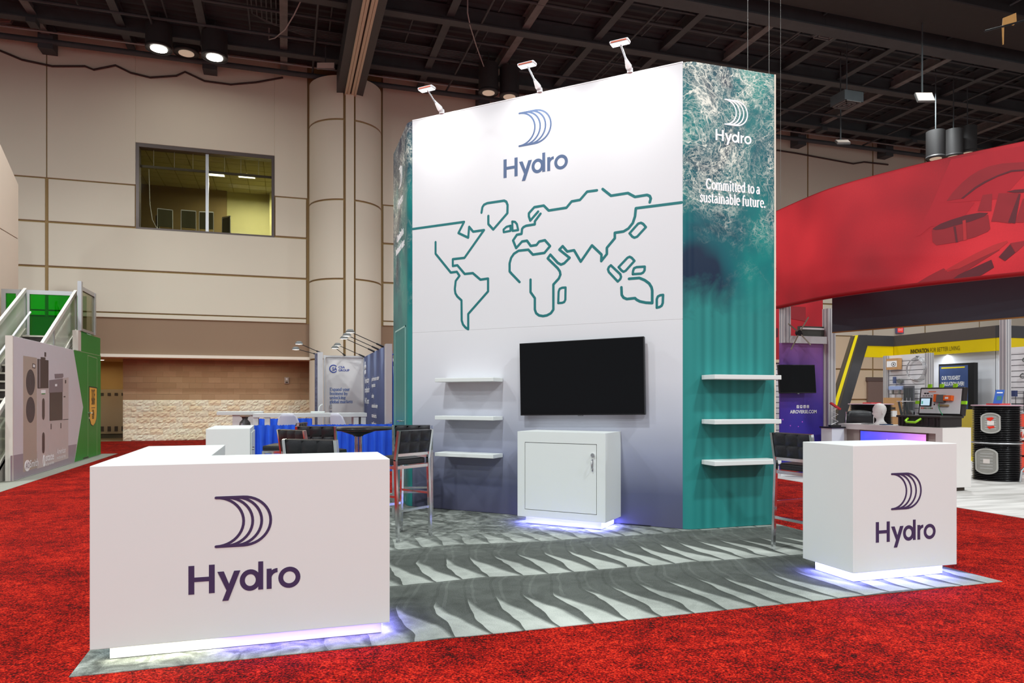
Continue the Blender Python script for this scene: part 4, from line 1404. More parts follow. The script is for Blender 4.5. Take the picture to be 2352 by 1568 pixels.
HW = mat('hard_wall_panel', (222, 218, 216), .5, var=.02)
bw = thing('booth_wall', 'pale grey hard-wall door panel with blue lettering behind the drapes', 'booth wall', (1.3, 18.3, 0))
FB = frame((0, 18.3, 0), (1, 0, 0))
x0, x1 = (0.914, 18.3, 1.561)[0], (1.899, 18.3, 1.564)[0]
MB().box((x0 + .04, 18.31, 0), (x1, 18.36, 2.42)).build('panel', HW, bw)
for x in (x0 - .02, x1 - .05):
    MB().box((x, 18.27, 0), (x + .05, 18.33, 2.47)).build('post', ALU_WHITE, bw)
MB().box((x0 + .03, 18.275, 2.42), (x1 - .05, 18.325, 2.465)).build('top_rail', ALU_WHITE, bw)
cx, cz = (1.134, 18.3, 2.139)[0], (1.134, 18.3, 2.139)[2]
CSA = mat('cobalt_ink', (34, 62, 156), .5)
CSA2 = mat('soft_blue_ink', (92, 118, 178), .5)
FBp = frame((0, 18.305, 0), (1, 0, 0))
q = MB().ring((cx, cz), .09, .09, .022, FBp, 0, .004, 24, 40, 320)
q.build('round_emblem', CSA, bw)
text('SA', FBp, cx - .03, cz - .045, .115, .12, .02, d1=.004).build('lettering', CSA, bw)
text('CSA', FBp, cx + .12, cz + .015, .155, .075, .02, d1=.004).build('lettering', CSA, bw)
text('GROUP', FBp, cx + .12, cz - .06, .265, .075, .02, d1=.004).build('lettering', CSA, bw)
for (wd, u, v, u2) in (('Expand your', 757.5, 897, 803.5), ('business by', 757.5, 906.5, 799), ('unlocking', 757.5, 916, 794), ('global markets', 757.5, 925, 810)):
    k = ('Expand your', 'business by', 'unlocking', 'global markets').index(wd)
    xa = (1.045, 18.3, 1.497)[0]
    w = ([1.53, 1.482, 1.429, 1.599])[k] - xa
    z = ([1.594, 1.492, 1.389, 1.289])[k]
    serif(wd, FBp, xa, z, w, .105, .13, .003).build('lettering', CSA2, bw)
for z in [1.206, 1.056, 0.905]:
    MB().box((x0 + .13, 18.28, z - .05), (x0 + .18, 18.31, z + .05)).build('hinge', CHROME, bw)
t = thing('booth_wall', 'grey-white corner post panel with a dark patterned edge, left of the lettered door panel', 'booth wall', (x0 - .2, 18, 0))
MB().box((x0 - .21, 17.2, 0), (x0 - .10, 18.3, 2.47)).build('panel', HW, t)
MB().box((x0 - .27, 17.12, 0), (x0 - .21, 17.22, 2.44)).build('dark_edge', mat('patterned_edge', (92, 92, 110), .6, var=.7, scale=22), t)
MB().box((x0 - .21, 17.12, 0), (x0 - .09, 17.2, 2.47)).build('post', ALU_WHITE, t)

nv = thing('booth_wall', 'navy printed panel with white lettering and lamps along its top', 'booth wall', (1.9, 16.3, 0))


def navy_print():
    m, t, bs = nt('navy_light_rays_print')
    co = N(t, 'ShaderNodeNewGeometry').outputs['Position']
    sp = N(t, 'ShaderNodeSeparateXYZ')
    t.links.new(co, sp.inputs[0])
    ray = math_n(t, 'SINE', math_n(t, 'MULTIPLY', sp.outputs[1], 5.2))
    nz = noise(t, co, 3, 2)
    zf = N(t, 'ShaderNodeMapRange')
    t.links.new(sp.outputs[2], zf.inputs[0])
    zf.inputs[1].default_value, zf.inputs[2].default_value = .9, 2.5
    k = math_n(t, 'ADD', math_n(t, 'MULTIPLY', math_n(t, 'MULTIPLY_ADD', ray, .25, .35), zf.outputs[0]), math_n(t, 'MULTIPLY_ADD', nz.outputs[0], .1, -.05))
    c = ramp(t, k, [(0, (52, 66, 110)), (.3, (66, 84, 134)), (.6, (138, 160, 204))])
    t.links.new(c, bs.inputs['Base Color'])
    bs.inputs['Roughness'].default_value = .5
    return m


FN = frame((1.88, 0, 0), (0, -1, 0))
MB().box((1.88, 14.32, .70), (1.90, 18.28, 2.44)).build('printed_panel', navy_print(), nv)
MB().box((1.885, 14.32, 0), (1.895, 18.28, .70)).build('collage_panel', mat('collage_print', (216, 190, 176), .6, var=.6, scale=7), nv)
MB().box((1.87, 14.10, 0), (1.99, 14.32, 2.47)).build('post', ALU_WHITE, nv)
MB().box((1.9, 14.3, 0), (1.94, 18.3, 2.45)).build('back_panel', HW, nv)
for (bd, ya, wd, z, h) in (('Regulatory', 18.0, .95, 1.78, .2), ('compliance for', 18.0, 1.0, 1.55, .2), ('HVAC import', 18.0, .9, 1.28, .2),
                           ('performance testing', 16.55, 1.35, 1.80, .13), ('inspections', 16.55, .7, 1.66, .13), ('safety', 16.55, .45, 1.42, .13), ('sustainable design', 16.55, 1.1, 1.20, .13), ('standards', 16.55, .9, .98, .13), ('certification', 16.55, .9, .80, .13)):
    text(bd, FN, -ya, z, wd, h, .02, d1=.01).build('lettering', WHITE_INK, nv)
q = MB()
for k in range(5):
    a = R(90 + 72 * k)
    q.stroke([(-18.0, 2.14), (-18.0 + .13 * math.cos(a), 2.14 + .13 * math.sin(a))], .09, FN, 0, .01)
q.build('flower_mark', WHITE_INK, nv)


def stem_lamp(base, tip, lb):
    t = thing('arm_spotlight', lb, 'spotlight', base)
    base, tip = Vector(base), Vector(tip)
    d = (tip - base)
    MB().cyl(base, base + d * .22, .022, .016, n=8).build('socket', BLACK, t)
    MB().cyl(base + d * .2, tip, .008, n=6).build('arm', BLACK, t)
    side = d.cross(Vector((0, 0, 1))).normalized()
    f = frame(tip, side, d.normalized())
    MB().lathe([(.0, .05), (.05, .045), (.09, .0), (.085, -.02)], tuple(tip), 14).build('shade', STEEL_DUSTY, t)
    MB().lathe([(.0, -.028), (.07, -.02), (.085, -.018)], tuple(tip), 14).build('lens', mat('stem_lens', (255, 250, 235), .4, emit=3), t)


for y, lb in ((14.55, 'nearest arm lamp on top of the navy printed panel'), (15.35, 'second arm lamp along the top of the navy printed panel'), (16.1, 'third arm lamp along the top of the navy printed panel'), (18.2, 'farthest arm lamp at the inner end of the navy printed panel')):
    stem_lamp((1.88, y, 2.44), (1.22, y - .05, 2.72), lb)
stem_lamp((x0 + .5, 18.3, 2.47), (x0 + .22, 17.7, 2.62), 'arm lamp over the lettered door panel')
stem_lamp((x0 - .12, 17.3, 2.46), (x0 - .62, 17.1, 2.66), 'upper arm lamp on the grey corner post left of the door panel')
stem_lamp((x0 - .15, 18.0, 2.46), (x0 - .68, 17.8, 2.58), 'lower arm lamp on the grey corner post left of the door panel')

# white work tables and shell chairs behind the low drape
tb = thing('work_table', 'long white work table with panel legs behind the low blue drape', 'table', (.5, 15.2, 0))
MB().box((-.62, 15.2, 1.02), (1.62, 15.75, 1.10)).build('tabletop', WHITE, tb, bevel=.004)
for x in (-.62, -.4, 1.35, 1.5):
    MB().box((x, 15.22, 0), (x + .1, 15.73, 1.02)).build('leg', WHITE, tb)
tb = thing('work_table', 'white counter at the left end of the drape with a dark vase on its side', 'table', (-.9, 15.9, 0))
MB().box((-1.35, 15.9, 1.06), (-.45, 16.5, 1.13)).build('tabletop', WHITE, tb, bevel=.004)
MB().box((-1.05, 15.95, 0), (-.55, 16.45, 1.06)).build('pedestal', mat('veined_white_panel', (226, 222, 220), .5, var=.05, scale=3), tb)
t = thing('vase', 'dark flared vase in front of the white counter at the left end of the drape', 'vase', (-.78, 15.45, 0))
MB().lathe([(.13, .0), (.15, .1), (.14, .7), (.10, .92), (.05, .98), (.07, 1.04), (.09, 1.06)], (-.78, 15.45, 0), 18).build('body', mat('dark_vase', (58, 54, 52), .4, var=.3, scale=9), t)
MB().lathe([(.085, 1.03), (.095, 1.05), (.09, 1.07)], (-.78, 15.45, 0), 18).build('rim', mat('brown_rim', (150, 130, 110), .5), t)
t = thing('desk_fixture', 'small white box with a bent stalk standing on the white work table', 'device', (.62, 15.5, 1.10))
MB().box((.50, 15.4, 1.10), (.78, 15.6, 1.135)).build('base', WHITE, t, bevel=.006)
MB().tube([(.66, 15.5, 1.13), (.67, 15.5, 1.22), (.70, 15.5, 1.26), (.74, 15.5, 1.28)], .012, 8).build('stalk', WHITE, t)


def shell_chair(x, y, rz, lb):
    t = thing('shell_chair', lb, 'chair', (0, 0, 0), 0, 'white plastic shell chairs')
    SH = mat('white_shell_plastic', (216, 216, 226), .35, var=.02)
    g = []
    for k in range(11):
        f = k / 10
        row = []
        if f < .45:
            yy, zz, wd, dp = .22 - f / .45 * .38, .76 + .03 * (f / .45 - .5) ** 2, .21 + .02 * f, .06
        else:
            h = (f - .45) / .55
            yy, zz, wd, dp = -.16 - .08 * h, .76 + .36 * h, .225 - .085 * h ** 2.2, .06 * (1 - h * .5)
        for i in range(11):
            a = -1 + 2 * i / 10
            c = a * a
            row.append((a * wd, yy + (dp * c if f >= .45 else 0), zz + (dp * c if f < .45 else 0) - (.05 * c ** 3 if k == 10 else 0)))
        g.append(row)
    q = MB().sheet(g)
    o = q.build('shell', SH, t)
    so = o.modifiers.new('thick', 'SOLIDIFY')
    so.thickness = .012
    for sx in (-1, 1):
        for sy in (-1, 1):
            MB().cyl((sx * .1, sy * .08, .75), (sx * .19, sy * .18, 0), .013, n=8).build('leg', CHROME, t)
    MB().tube([(-.165, -.155, .28), (.165, -.155, .28), (.165, .155, .28), (-.165, .155, .28)], .008, 6, closed=True).build('foot_ring', CHROME, t)
    t.location = (x, y, 0)
    t.rotation_euler = (0, 0, rz)


shell_chair((0.098, 14.42, 1.108)[0], 14.42, -.3, 'white plastic shell chair left of centre over the low blue drape')
shell_chair((1.084, 14.42, 1.101)[0], 14.42, -.9, 'white plastic shell chair in front of the lettered door panel')

# ---------------------------------------------------------------- green and white two-storey booth at the left
FX = frame((-4.4, 0, 0), (0, 1, 0))
lb_ = thing('booth_wall', 'printed grey and green booth wall with heater pictures and a green door, at left', 'booth wall', (-4.45, 16.7, 0))
GREYP = mat('lilac_grey_print', (212, 208, 212), .5, var=.02)
GREEN = mat('leaf_green_print', (38, 140, 44), .5, var=.04)
ya = 14.12
MB().box((-4.5, ya, .004), (-4.40, 20.15, 2.46)).build('panel', GREYP, lb_, bevel=.004)
MB().box((-4.505, ya - .01, .004), (-4.395, ya + .02, 2.465)).build('end_trim', mat('pale_end_trim', (214, 206, 196), .5), lb_)
MB().poly([(a, max(.012, b)) for a, b in [(17.785, 2.452), (20.179, 2.47), (20.179, -0.034), (17.853, -0.037), (18.561, 1.201)]], FX, 0, .003).build('green_field', GREEN, lb_)
MB().box((-4.5, 18.35, 2.46), (-4.40, 20.15, 2.90)).build('upper_panel', GREEN, lb_)
MB().box((-4.505, 18.12, 2.46), (-4.395, 18.37, 2.92)).build('end_trim', mat('pale_end_trim', (214, 206, 196), .5), lb_)
q = MB()
LINEM = mat('pale_green_line', (140, 170, 120), .5)
FX3 = frame((-4.397, 0, 0), (0, 1, 0))
q.stroke([(18.958, -0.042), (18.947, 2.405), (19.81, 2.385), (19.789, -0.036)], .018, FX3, 0, .002)
q.stroke([(17.819, 2.459), (20.179, 2.464)], .014, FX3, 0, .002)
q.build('door_joint', LINEM, lb_)
MB().box((-4.4, 18.55, .02), (-4.394, 19.0, .05)).build('door_joint', SHADOW_GAP, lb_)
# printed heaters
TANP = mat('tan_unit_print', (180, 164, 150), .5, var=.03)
GRILL = mat('grille_print', (84, 76, 78), .5, var=.25, scale=40)
DKP = mat('dark_brown_print', (78, 64, 62), .45, var=.06)
PALEP = mat('pale_unit_print', (198, 186, 182), .5, var=.03)
MIDP = mat('grey_unit_print', (136, 124, 128), .5, var=.04)
BANDP = mat('smoky_band_print', (160, 148, 156), .5, var=.03)
FX1 = FX


def pr(pts, name, m, d=.002):
    MB().poly([(a, max(.012, b)) for a, b in pts], FX1, 0, d).build(name, m, lb_)


pr([(14.02, 0.44), (18.038, 0.396), (17.846, -0.04), (14.02, 0.013)], 'printed_band', BANDP, .0012)
pr([(14.632, 2.154), (15.362, 2.155), (15.362, 0.116), (14.632, 0.106)], 'printed_heat_pump', TANP)
for pts in ([(14.78, 1.922), (15.241, 1.927), (15.241, 1.481), (14.78, 1.465)], [(14.78, 1.426), (15.241, 1.429), (15.241, 0.968), (14.78, 0.966)]):
    (y0, z1), (y1, z2), _, (y3, z0) = pts
    MB().disc(((y0 + y1) / 2, (z1 + z0) / 2), (y1 - y0) / 2, (z1 - z0) / 2, FX1, 0, .003, 32).build('printed_fan', GRILL, lb_)
    q = MB()
    for k in (.3, .55, .8, 1.0):
        q.ring(((y0 + y1) / 2, (z1 + z0) / 2), (y1 - y0) / 2 * k, (z1 - z0) / 2 * k, .012, FX1, 0, .004, 28)
    q.build('printed_fan_ring', DKP, lb_)
pr([(15.107, 2.042), (15.274, 2.034), (15.274, 1.954), (15.107, 1.955)], 'printed_panel_dial', DKP, .003)
pr([(15.145, 2.025), (15.241, 2.02), (15.241, 1.972), (15.145, 1.973)], 'printed_panel_dial', WHITE_INK, .004)
pr([(15.377, 1.602), (16.066, 1.612), (16.066, 0.102), (15.377, 0.098)], 'printed_tank', PALEP, .003)
pr([(15.391, 2.138), (16.039, 2.144), (16.039, 1.603), (15.391, 1.586)], 'printed_tank_top', DKP, .004)
pr([(15.47, 2.124), (15.545, 2.125), (15.545, 1.605), (15.47, 1.604)], 'printed_tank_shine', MIDP, .005)
pr([(15.581, 2.183), (15.853, 2.189), (15.853, 2.144), (15.581, 2.138)], 'printed_pipe', DKP, .003)
pr([(15.801, 2.288), (15.895, 2.289), (15.895, 2.205), (15.801, 2.203)], 'printed_pipe', DKP, .003)
for k, pts in enumerate(([(15.652, 1.408), (15.801, 1.408), (15.801, 0.992), (15.652, 0.992)], [(15.652, 0.761), (15.801, 0.758), (15.801, 0.354), (15.652, 0.357)])):
    (y0, z1), (y1, _), (_, z0), _ = pts
    w = y1 - y0
    MB().stroke([((y0 + y1) / 2, z0 + w / 2), ((y0 + y1) / 2, z1 - w / 2)], w, FX1, 0, .006).build('printed_slot', DKP, lb_)
pr([(15.596, 1.56), (15.853, 1.565), (15.853, 1.5), (15.596, 1.495)], 'printed_badge', WHITE_INK, .005)
pr([(15.596, 1.497), (15.853, 1.502), (15.814, 1.483), (15.634, 1.479)], 'printed_badge', GREEN, .005)
pr([(16.08, 0.975), (17.375, 0.966), (17.375, 0.134), (16.08, 0.118)], 'printed_boiler', PALEP, .003)
pr([(16.984, 1.819), (17.391, 1.853), (17.391, 0.956), (16.984, 0.958)], 'printed_boiler', PALEP, .003)
pr([(16.08, 1.758), (16.984, 1.815), (16.984, 1.54), (16.08, 1.51)], 'printed_boiler_head', MIDP, .004)
pr([(16.107, 1.514), (16.954, 1.535), (16.954, 0.959), (16.107, 0.964)], 'printed_boiler_window', DKP, .005)
pr([(16.426, 1.891), (16.999, 1.919), (17.03, 1.861), (16.954, 1.827), (16.454, 1.801)], 'printed_flue', MIDP, .004)
pr([(16.454, 1.689), (16.586, 1.695), (16.586, 1.648), (16.454, 1.644)], 'printed_badge', WHITE_INK, .006)
for pts in ([(16.172, 0.904), (16.219, 0.904), (16.219, 0.796), (16.172, 0.795)], [(16.821, 0.899), (16.869, 0.899), (16.869, 0.791), (16.821, 0.792)]):
    pr(pts, 'printed_handle', DKP, .006)
for v in (873, 881, 892, 900, 910):
    pass
pr([(17.132, 1.787), (17.213, 1.792), (17.213, 1.72), (17.132, 1.715)], 'printed_pipe', DKP, .005)
pr([(17.039, 1.451), (17.163, 1.455), (17.163, 1.427), (17.039, 1.424)], 'printed_pipe', DKP, .005)
# maker names in white
cy, cz = [(14.835, 0.203)][0]
MB().disc((cy, cz), .14, .10, FX, 0, .007, 24).build('round_emblem', WHITE_INK, lb_)
text('AO', FX, cy - .1, cz - .05, .2, .15, .01, d1=.009).build('lettering', BANDP, lb_)
(y0, z0), (y1, _) = [(14.956, 0.157), (15.421, 0.143)]
text('Smith', FX, y0, z0, y1 - y0, .19, .015, d1=.008).build('lettering', WHITE_INK, lb_)
(y0, z0), (y1, _) = [(15.853, 0.2), (16.369, 0.188)]
text('state', FX, y0, z0, y1 - y0, .2, .03, d1=.008).build('lettering', WHITE_INK, lb_)
text('WATER HEATERS', FX, y0 - .05, z0 - .09, y1 - y0 + .05, .06, .01, d1=.008).build('lettering', WHITE_INK, lb_)
(y0, z0), = [(15.762, 0.212)]
MB().ring((y0, z0), .05, .10, .02, FX, 0, .008).build('round_emblem', WHITE_INK, lb_)
(y0, z0), (y1, z1) = [(16.54, 0.156), (17.169, 0.269)]
text('American', FX, y0, z0 + .12, y1 - y0, .16, .02, d1=.008, shear=.3).build('lettering', WHITE_INK, lb_)
text('WATER HEATERS', FX, y0, z0 + .02, y1 - y0, .07, .01, d1=.008).build('lettering', WHITE_INK, lb_)
# yellow badge on the green door
BG = mat('amber_badge', (244, 190, 70), .5)
pts = [(19.048, 1.691), (19.801, 1.671), (19.801, 1.081), (19.746, 0.901), (19.621, 0.799), (19.415, 0.738), (19.213, 0.782), (19.095, 0.909), (19.048, 1.084)]
MB().poly(pts, FX3, 0, .004).build('badge_border', DARK_INK, lb_)
cy, cz = sum(p[0] for p in pts) / 9, sum(p[1] for p in pts) / 9
MB().poly([(cy + (a - cy) * .88, cz + .01 + (b - cz - .01) * .955) for a, b in pts], FX3, 0, .006).build('badge', BG, lb_)
ym = [(19.415, 1.244)][0][0]
for wd, v, w, h in (('DOE', 0, .30, .36), ('COMPLIANT', 1, .32, .17), ('2026', 2, .18, .16), ('READY', 3, .20, .16)):
    z = ([1.369, 1.259, 1.025, 0.915])[v]
    text(wd, FX3, ym, z, w, h, .02, 'C', d1=.008).build('lettering', DARK_INK, lb_)
q = MB()
zz = [(19.415, 1.181)][0][1]
q.stroke([(ym - .16, zz), (ym + .16, zz)], .014, FX3, 0, .008)
q.build('badge_rule', DARK_INK, lb_)
hy, hz = [(18.978, 1.064)][0]
q = MB().cyl((-4.4, hy, hz), (-4.34, hy, hz), .02, n=10).bar((-4.345, hy, hz), (-4.345, hy + .15, hz), .02)
q.build('lever_handle', CHROME, lb_)
MB().cyl((-4.4, hy + .02, hz - .12), (-4.38, hy + .02, hz - .12), .025, n=10).build('lock', CHROME, lb_)

# stairs to the upper deck
stairs = thing('staircase', 'staircase with sloping white glass balustrades behind the printed booth wall', 'stairs', (-5.1, 16.5, 0))
TREAD = mat('dark_tread', (58, 50, 46), .8, var=.2, scale=20)
NOSE = mat('tread_nosing', (206, 198, 184), .5)
nst = 16
y0s, y1s, ztop = 13.9, 18.75, 2.80
for k in range(nst):
    y = y0s + (y1s - y0s) * k / nst
    z = ztop * (k + 1) / nst
    MB().box((-5.55, y, z - .17), (-4.66, y + .31, z)).build('tread', TREAD, stairs)
    MB().box((-5.56, y - .015, z - .03), (-4.65, y + .01, z + .006)).build('nosing', NOSE, stairs)
GL_W = glass('frosted_clear_pane', (235, 238, 225), .9, .15, .42)
for x in (-5.6, -4.6):
    f = frame((x, 0, 0), (0, 1, 0))
    sl = lambda y: (y - y0s) * ztop / (y1s - y0s)
    q = MB()
    for h0, h1 in ((1.0, 1.09), (.08, .20)):
        q.poly([(y0s, sl(y0s) + h0), (y1s, sl(y1s) + h0), (y1s, sl(y1s) + h1), (y0s, sl(y0s) + h1)], f, -.03, .03)
    q.poly([(y0s, .004), (y0s + .4, .004), (y1s, sl(y1s) - .22), (y1s, sl(y1s) - .02), (y0s, .16)], f, -.03, .03)
    q.build('stringer_rail', mat('pale_rail', (214, 208, 198), .45, .1), stairs)
    for ya_, yb_ in ((y0s, 15.5), (15.5, 17.1), (17.1, y1s)):
        MB().poly([(ya_, sl(ya_) + .2), (yb_, sl(yb_) + .2), (yb_, sl(yb_) + 1.0), (ya_, sl(ya_) + 1.0)], f, -.006, .006).build('glass_pane', GL_W, stairs)
        MB().box((x - .025, yb_ - .03, sl(yb_) + .05), (x + .025, yb_ + .03, sl(yb_) + 1.0)).build('post', ALU, stairs)
    MB().tube([(x + (.1 if x < -5 else -.1), y0s, sl(y0s) + .55), (x + (.1 if x < -5 else -.1), y1s, sl(y1s) + .55)], .025, 8).build('handrail', WHITE_METAL, stairs)
deck = thing('upper_deck', 'upper booth deck with green glass panels in silver frames', 'platform', (-5.4, 19.4, 0))
MB().box((-6.45, 19.1, 2.66), (-4.53, 20.0, 2.84)).build('floor_slab', TREAD, deck)
for x, y in ((-6.3, 19.9), (-4.66, 19.9), (-6.3, 19.2)):
    MB().box((x - .06, y - .06, 0), (x + .06, y + .06, 2.66)).build('leg', ALU, deck)
GGL = glass('green_glass', (24, 226, 34), .97)
for xa, xb in ((-6.42, -6.03), (-6.02, -5.94), (-5.93, -4.54)):
    q = MB()
    q.box((xa, 19.86, 2.84), (xa + .09, 19.94, 4.0))
    if xb - xa > .2:
        q.box((xb - .09, 19.86, 2.84), (xb, 19.94, 4.0))
        q.box((xa + .09, 19.86, 3.90), (xb - .09, 19.94, 4.0)).box((xa + .09, 19.86, 2.84), (xb - .09, 19.94, 2.90))
    q.build('panel_frame', ALU, deck)
    if xb - xa > .3:
        MB().box((xa + .09, 19.895, 2.90), (xb - .09, 19.905, 3.90)).build('glass_pane', GGL, deck, 'green glass pane')
q = MB().box((-4.44, 18.25, 2.92), (-4.36, 18.36, 4.03)).box((-4.44, 19.47, 2.92), (-4.36, 19.57, 3.93)).box((-4.43, 18.36, 3.84), (-4.37, 19.47, 3.93)).box((-4.43, 18.36, 2.92), (-4.37, 19.47, 2.98))
q.build('panel_frame', ALU, lb_)
MB().box((-4.405, 18.36, 2.98), (-4.395, 19.47, 3.84)).build('glass_pane', glass('smoke_glass', (205, 200, 170), .9), lb_)
# tall pale tower at the left edge
t = thing('panel_tower', 'tall pale beige panelled tower with a slanted top, cut by the left edge', 'tower', (-6.6, 19.5, 0))
f = frame((-6.5, 0, 0), (0, 1, 0))
PW = mat('pale_beige_panel', (226, 208, 190), .6, var=.04, scale=1)
(yA, zA), (yB, zB) = [(20.031, 5.464), (21.261, 5.464)]
(yT0, zT0), (yT1, zT1) = [(20.031, 7.48), (21.261, 6.852)]
zs = (zA + zB) / 2
MB().poly([(17.5, .004), (yT1, .004), (yT1, zs - .012), (17.5, zs - .012)], f, -.3, 0).build('panel', PW, t)
MB().poly([(17.5, zs + .012), (yT1, zs + .012), (yT1, zT1), (yT0, zT0), (17.5, zT0 + (zT0 - zT1) / (yT1 - yT0) * (yT0 - 17.5))], f, -.3, 0).build('panel', PW, t)
MB().poly([(17.56, .01), (yT1 - .06, .01), (yT1 - .06, zT1 - .3), (17.56, zT1)], f, -.26, -.04).build('core', SHADOW_GAP, t)

# ---------------------------------------------------------------- booth with the hanging red banner, right
BC = [(8.49, 10.99), (8.40, 9.56), (8.66, 8.45), (8.94, 7.76), (9.31, 7.02), (9.8, 6.25)]


def bcurve(q):
    n = len(BC) - 1
    q = max(0, min(n - 1e-6, q))
    i = int(q)
    f = q - i
    p = [BC[max(0, min(n, i + k))] for k in (-1, 0, 1, 2)]
    r = []
    for k in (0, 1):
        a, b, c, d = [w[k] for w in p]
        r.append(.5 * (2 * b + (-a + c) * f + (2 * a - 5 * b + 4 * c - d) * f * f + (-a + 3 * b - 3 * c + d) * f ** 3))
    return r


def bpt(q, z, off=0.):
    x, y = bcurve(q)
    xa, ya = bcurve(q - .02)
    xb, yb = bcurve(q + .02)
    n = Vector((yb - ya, -(xb - xa), 0)).normalized()
    if n.x > 0:
        n = -n
    return Vector((x, y, z)) + n * off


ZB0, ZB1 = 3.045, 4.80


def red_fabric():
    m, t, bs = nt('red_banner_fabric')
    co = objco(t)
    n1 = noise(t, co, .55, 2, .5)
    wv = noise(t, co, 60, 2)
    k = math_n(t, 'ADD', n1.outputs[0], math_n(t, 'MULTIPLY_ADD', wv.outputs[0], .1, -.05))
    c = ramp(t, k, [(.32, (150, 8, 26)), (.5, (188, 15, 34)), (.68, (220, 36, 48))])
    t.links.new(c, bs.inputs['Base Color'])
    bs.inputs['Roughness'].default_value = .6
    return m


REDF = red_fabric()
ban = thing('hanging_banner', 'large curved red fabric banner hanging over the booth at right', 'banner', (8.8, 8.5, ZB0))
qs = [k * .125 for k in range(0, 40)] + [4.99]
for o_, nm in ((0, 'fabric'), (-.05, 'lining')):
    MB().sheet([[bpt(q, z, o_) for q in qs] for z in (ZB1, (ZB0 + ZB1) / 2, ZB0)]).build(nm, REDF, ban)
MB().sheet([[bpt(q, ZB1, o_) for q in qs] for o_ in (.006, -.056)]).build('top_tube', mat('pale_red_edge', (232, 150, 140), .5), ban)
for a, b, z in ((.008, -.06, ZB0),):
    MB().sheet([[bpt(q, z + h, o_) for q in qs] for h, o_ in ((.035, a), (-.02, a), (-.02, b), (.035, b))]).build('bottom_tube', mat('dark_red_hem', (150, 14, 22), .5), ban)


def bprint(pts, name, m, off):
    """flat print laid on the curved fabric: polygon in (q, z), cut into small facets"""
    import bmesh
    bm = bmesh.new()
    bm.faces.new([bm.verts.new((a, b, 0)) for a, b in pts])
    bmesh.ops.triangulate(bm, faces=bm.faces[:])
    for _ in range(2):
        bmesh.ops.subdivide_edges(bm, edges=bm.edges[:], cuts=1, use_grid_fill=True)
    bm.verts.ensure_lookup_table()
    V = [bpt(v.co.x, v.co.y, off * .7) for v in bm.verts]
    F = [tuple(v.index for v in f.verts) for f in bm.faces]
    bm.verts.index_update()
    F = [tuple(v.index for v in f.verts) for f in bm.faces]
    bm.free()
    MB().add(V, F).build(name, m, ban)


RD1 = mat('deep_red_print', (178, 28, 42), .6)
RD2 = mat('wine_print', (150, 34, 42), .6, var=.15, scale=4)
RD3 = mat('dark_wine_print', (96, 34, 42), .6, var=.15, scale=6)
RD4 = mat('brick_red_print', (186, 44, 48), .6, var=.08)
P_ = {'field': [(2.971, 4.764), (3.999, 4.742), (3.999, 4.355), (3.721, 4.086), (3.059, 4.144), (2.645, 4.205)], 'field2': [(2.645, 4.205), (3.336, 4.099), (3.059, 3.811), (2.61, 3.868), (2.398, 3.762), (2.321, 3.759)], 'arc': [(2.895, 4.189), (3.001, 4.295), (3.144, 4.405), (3.269, 4.478), (3.403, 4.528), (3.546, 4.557), (3.721, 4.56), (3.999, 4.524), (3.999, 4.421), (3.841, 4.433), (3.659, 4.405), (3.469, 4.353), (3.336, 4.301), (3.227, 4.238), (3.13, 4.184)], 'arcline': [(3.123, 4.185), (3.336, 4.311), (3.469, 4.363), (3.659, 4.415), (3.841, 4.448), (3.999, 4.427), (3.999, 4.406), (3.841, 4.423), (3.659, 4.393), (3.482, 4.338), (3.35, 4.284), (3.165, 4.181)], 'strap': [(2.631, 3.813), (2.941, 3.821), (3.227, 3.85), (3.527, 3.904), (3.556, 3.703), (3.52, 3.67), (3.336, 3.62), (3.059, 3.586), (2.714, 3.584), (2.641, 3.642)], 'lens': [(2.638, 3.828), (2.782, 3.88), (2.971, 3.913), (3.2, 3.943), (3.403, 3.948), (3.527, 3.925), (3.469, 3.884), (3.269, 3.844), (3.059, 3.824), (2.847, 3.8), (2.697, 3.803)], 'bar1': [(3.008, 3.811), (3.044, 3.813), (3.08, 3.584), (3.047, 3.584)], 'bar2': [(3.151, 3.874), (3.2, 3.88), (3.216, 3.598), (3.165, 3.598)], 'rect1': [(3.376, 3.973), (3.449, 4.181), (3.584, 4.177), (3.571, 3.943)], 'rect2': [(3.569, 3.8), (3.672, 4.168), (3.941, 4.122), (3.83, 3.737), (3.634, 3.791)], 'rect3': [(3.796, 3.755), (3.935, 4.117), (3.959, 4.113), (3.889, 3.729)], 'rect4': [(3.889, 3.741), (3.987, 4.042), (3.999, 4.04), (3.999, 3.725)], 'cap': [(3.776, 4.169), (3.877, 4.178), (3.999, 4.167), (3.999, 4.122), (3.877, 4.139)], 'low1': [(2.295, 3.062), (2.574, 3.163), (2.847, 3.245), (2.911, 3.191), (3.087, 3.211), (3.336, 3.305), (3.672, 3.42), (3.684, 3.4), (3.336, 3.229), (2.971, 3.069), (2.847, 3.061)], 'low2': [(2.847, 3.204), (3.336, 3.393), (3.597, 3.479), (3.782, 3.514), (3.796, 3.491), (3.684, 3.413), (3.336, 3.298), (3.087, 3.211)], 'low3': [(2.979, 3.064), (3.087, 3.128), (3.571, 3.284), (3.609, 3.174), (3.442, 3.092), (3.282, 3.045)], 'low4': [(3.672, 3.309), (3.824, 3.463), (3.889, 3.339), (3.757, 3.244)], 'low5': [(3.824, 3.475), (3.999, 3.483), (3.999, 3.422), (3.895, 3.338)]}
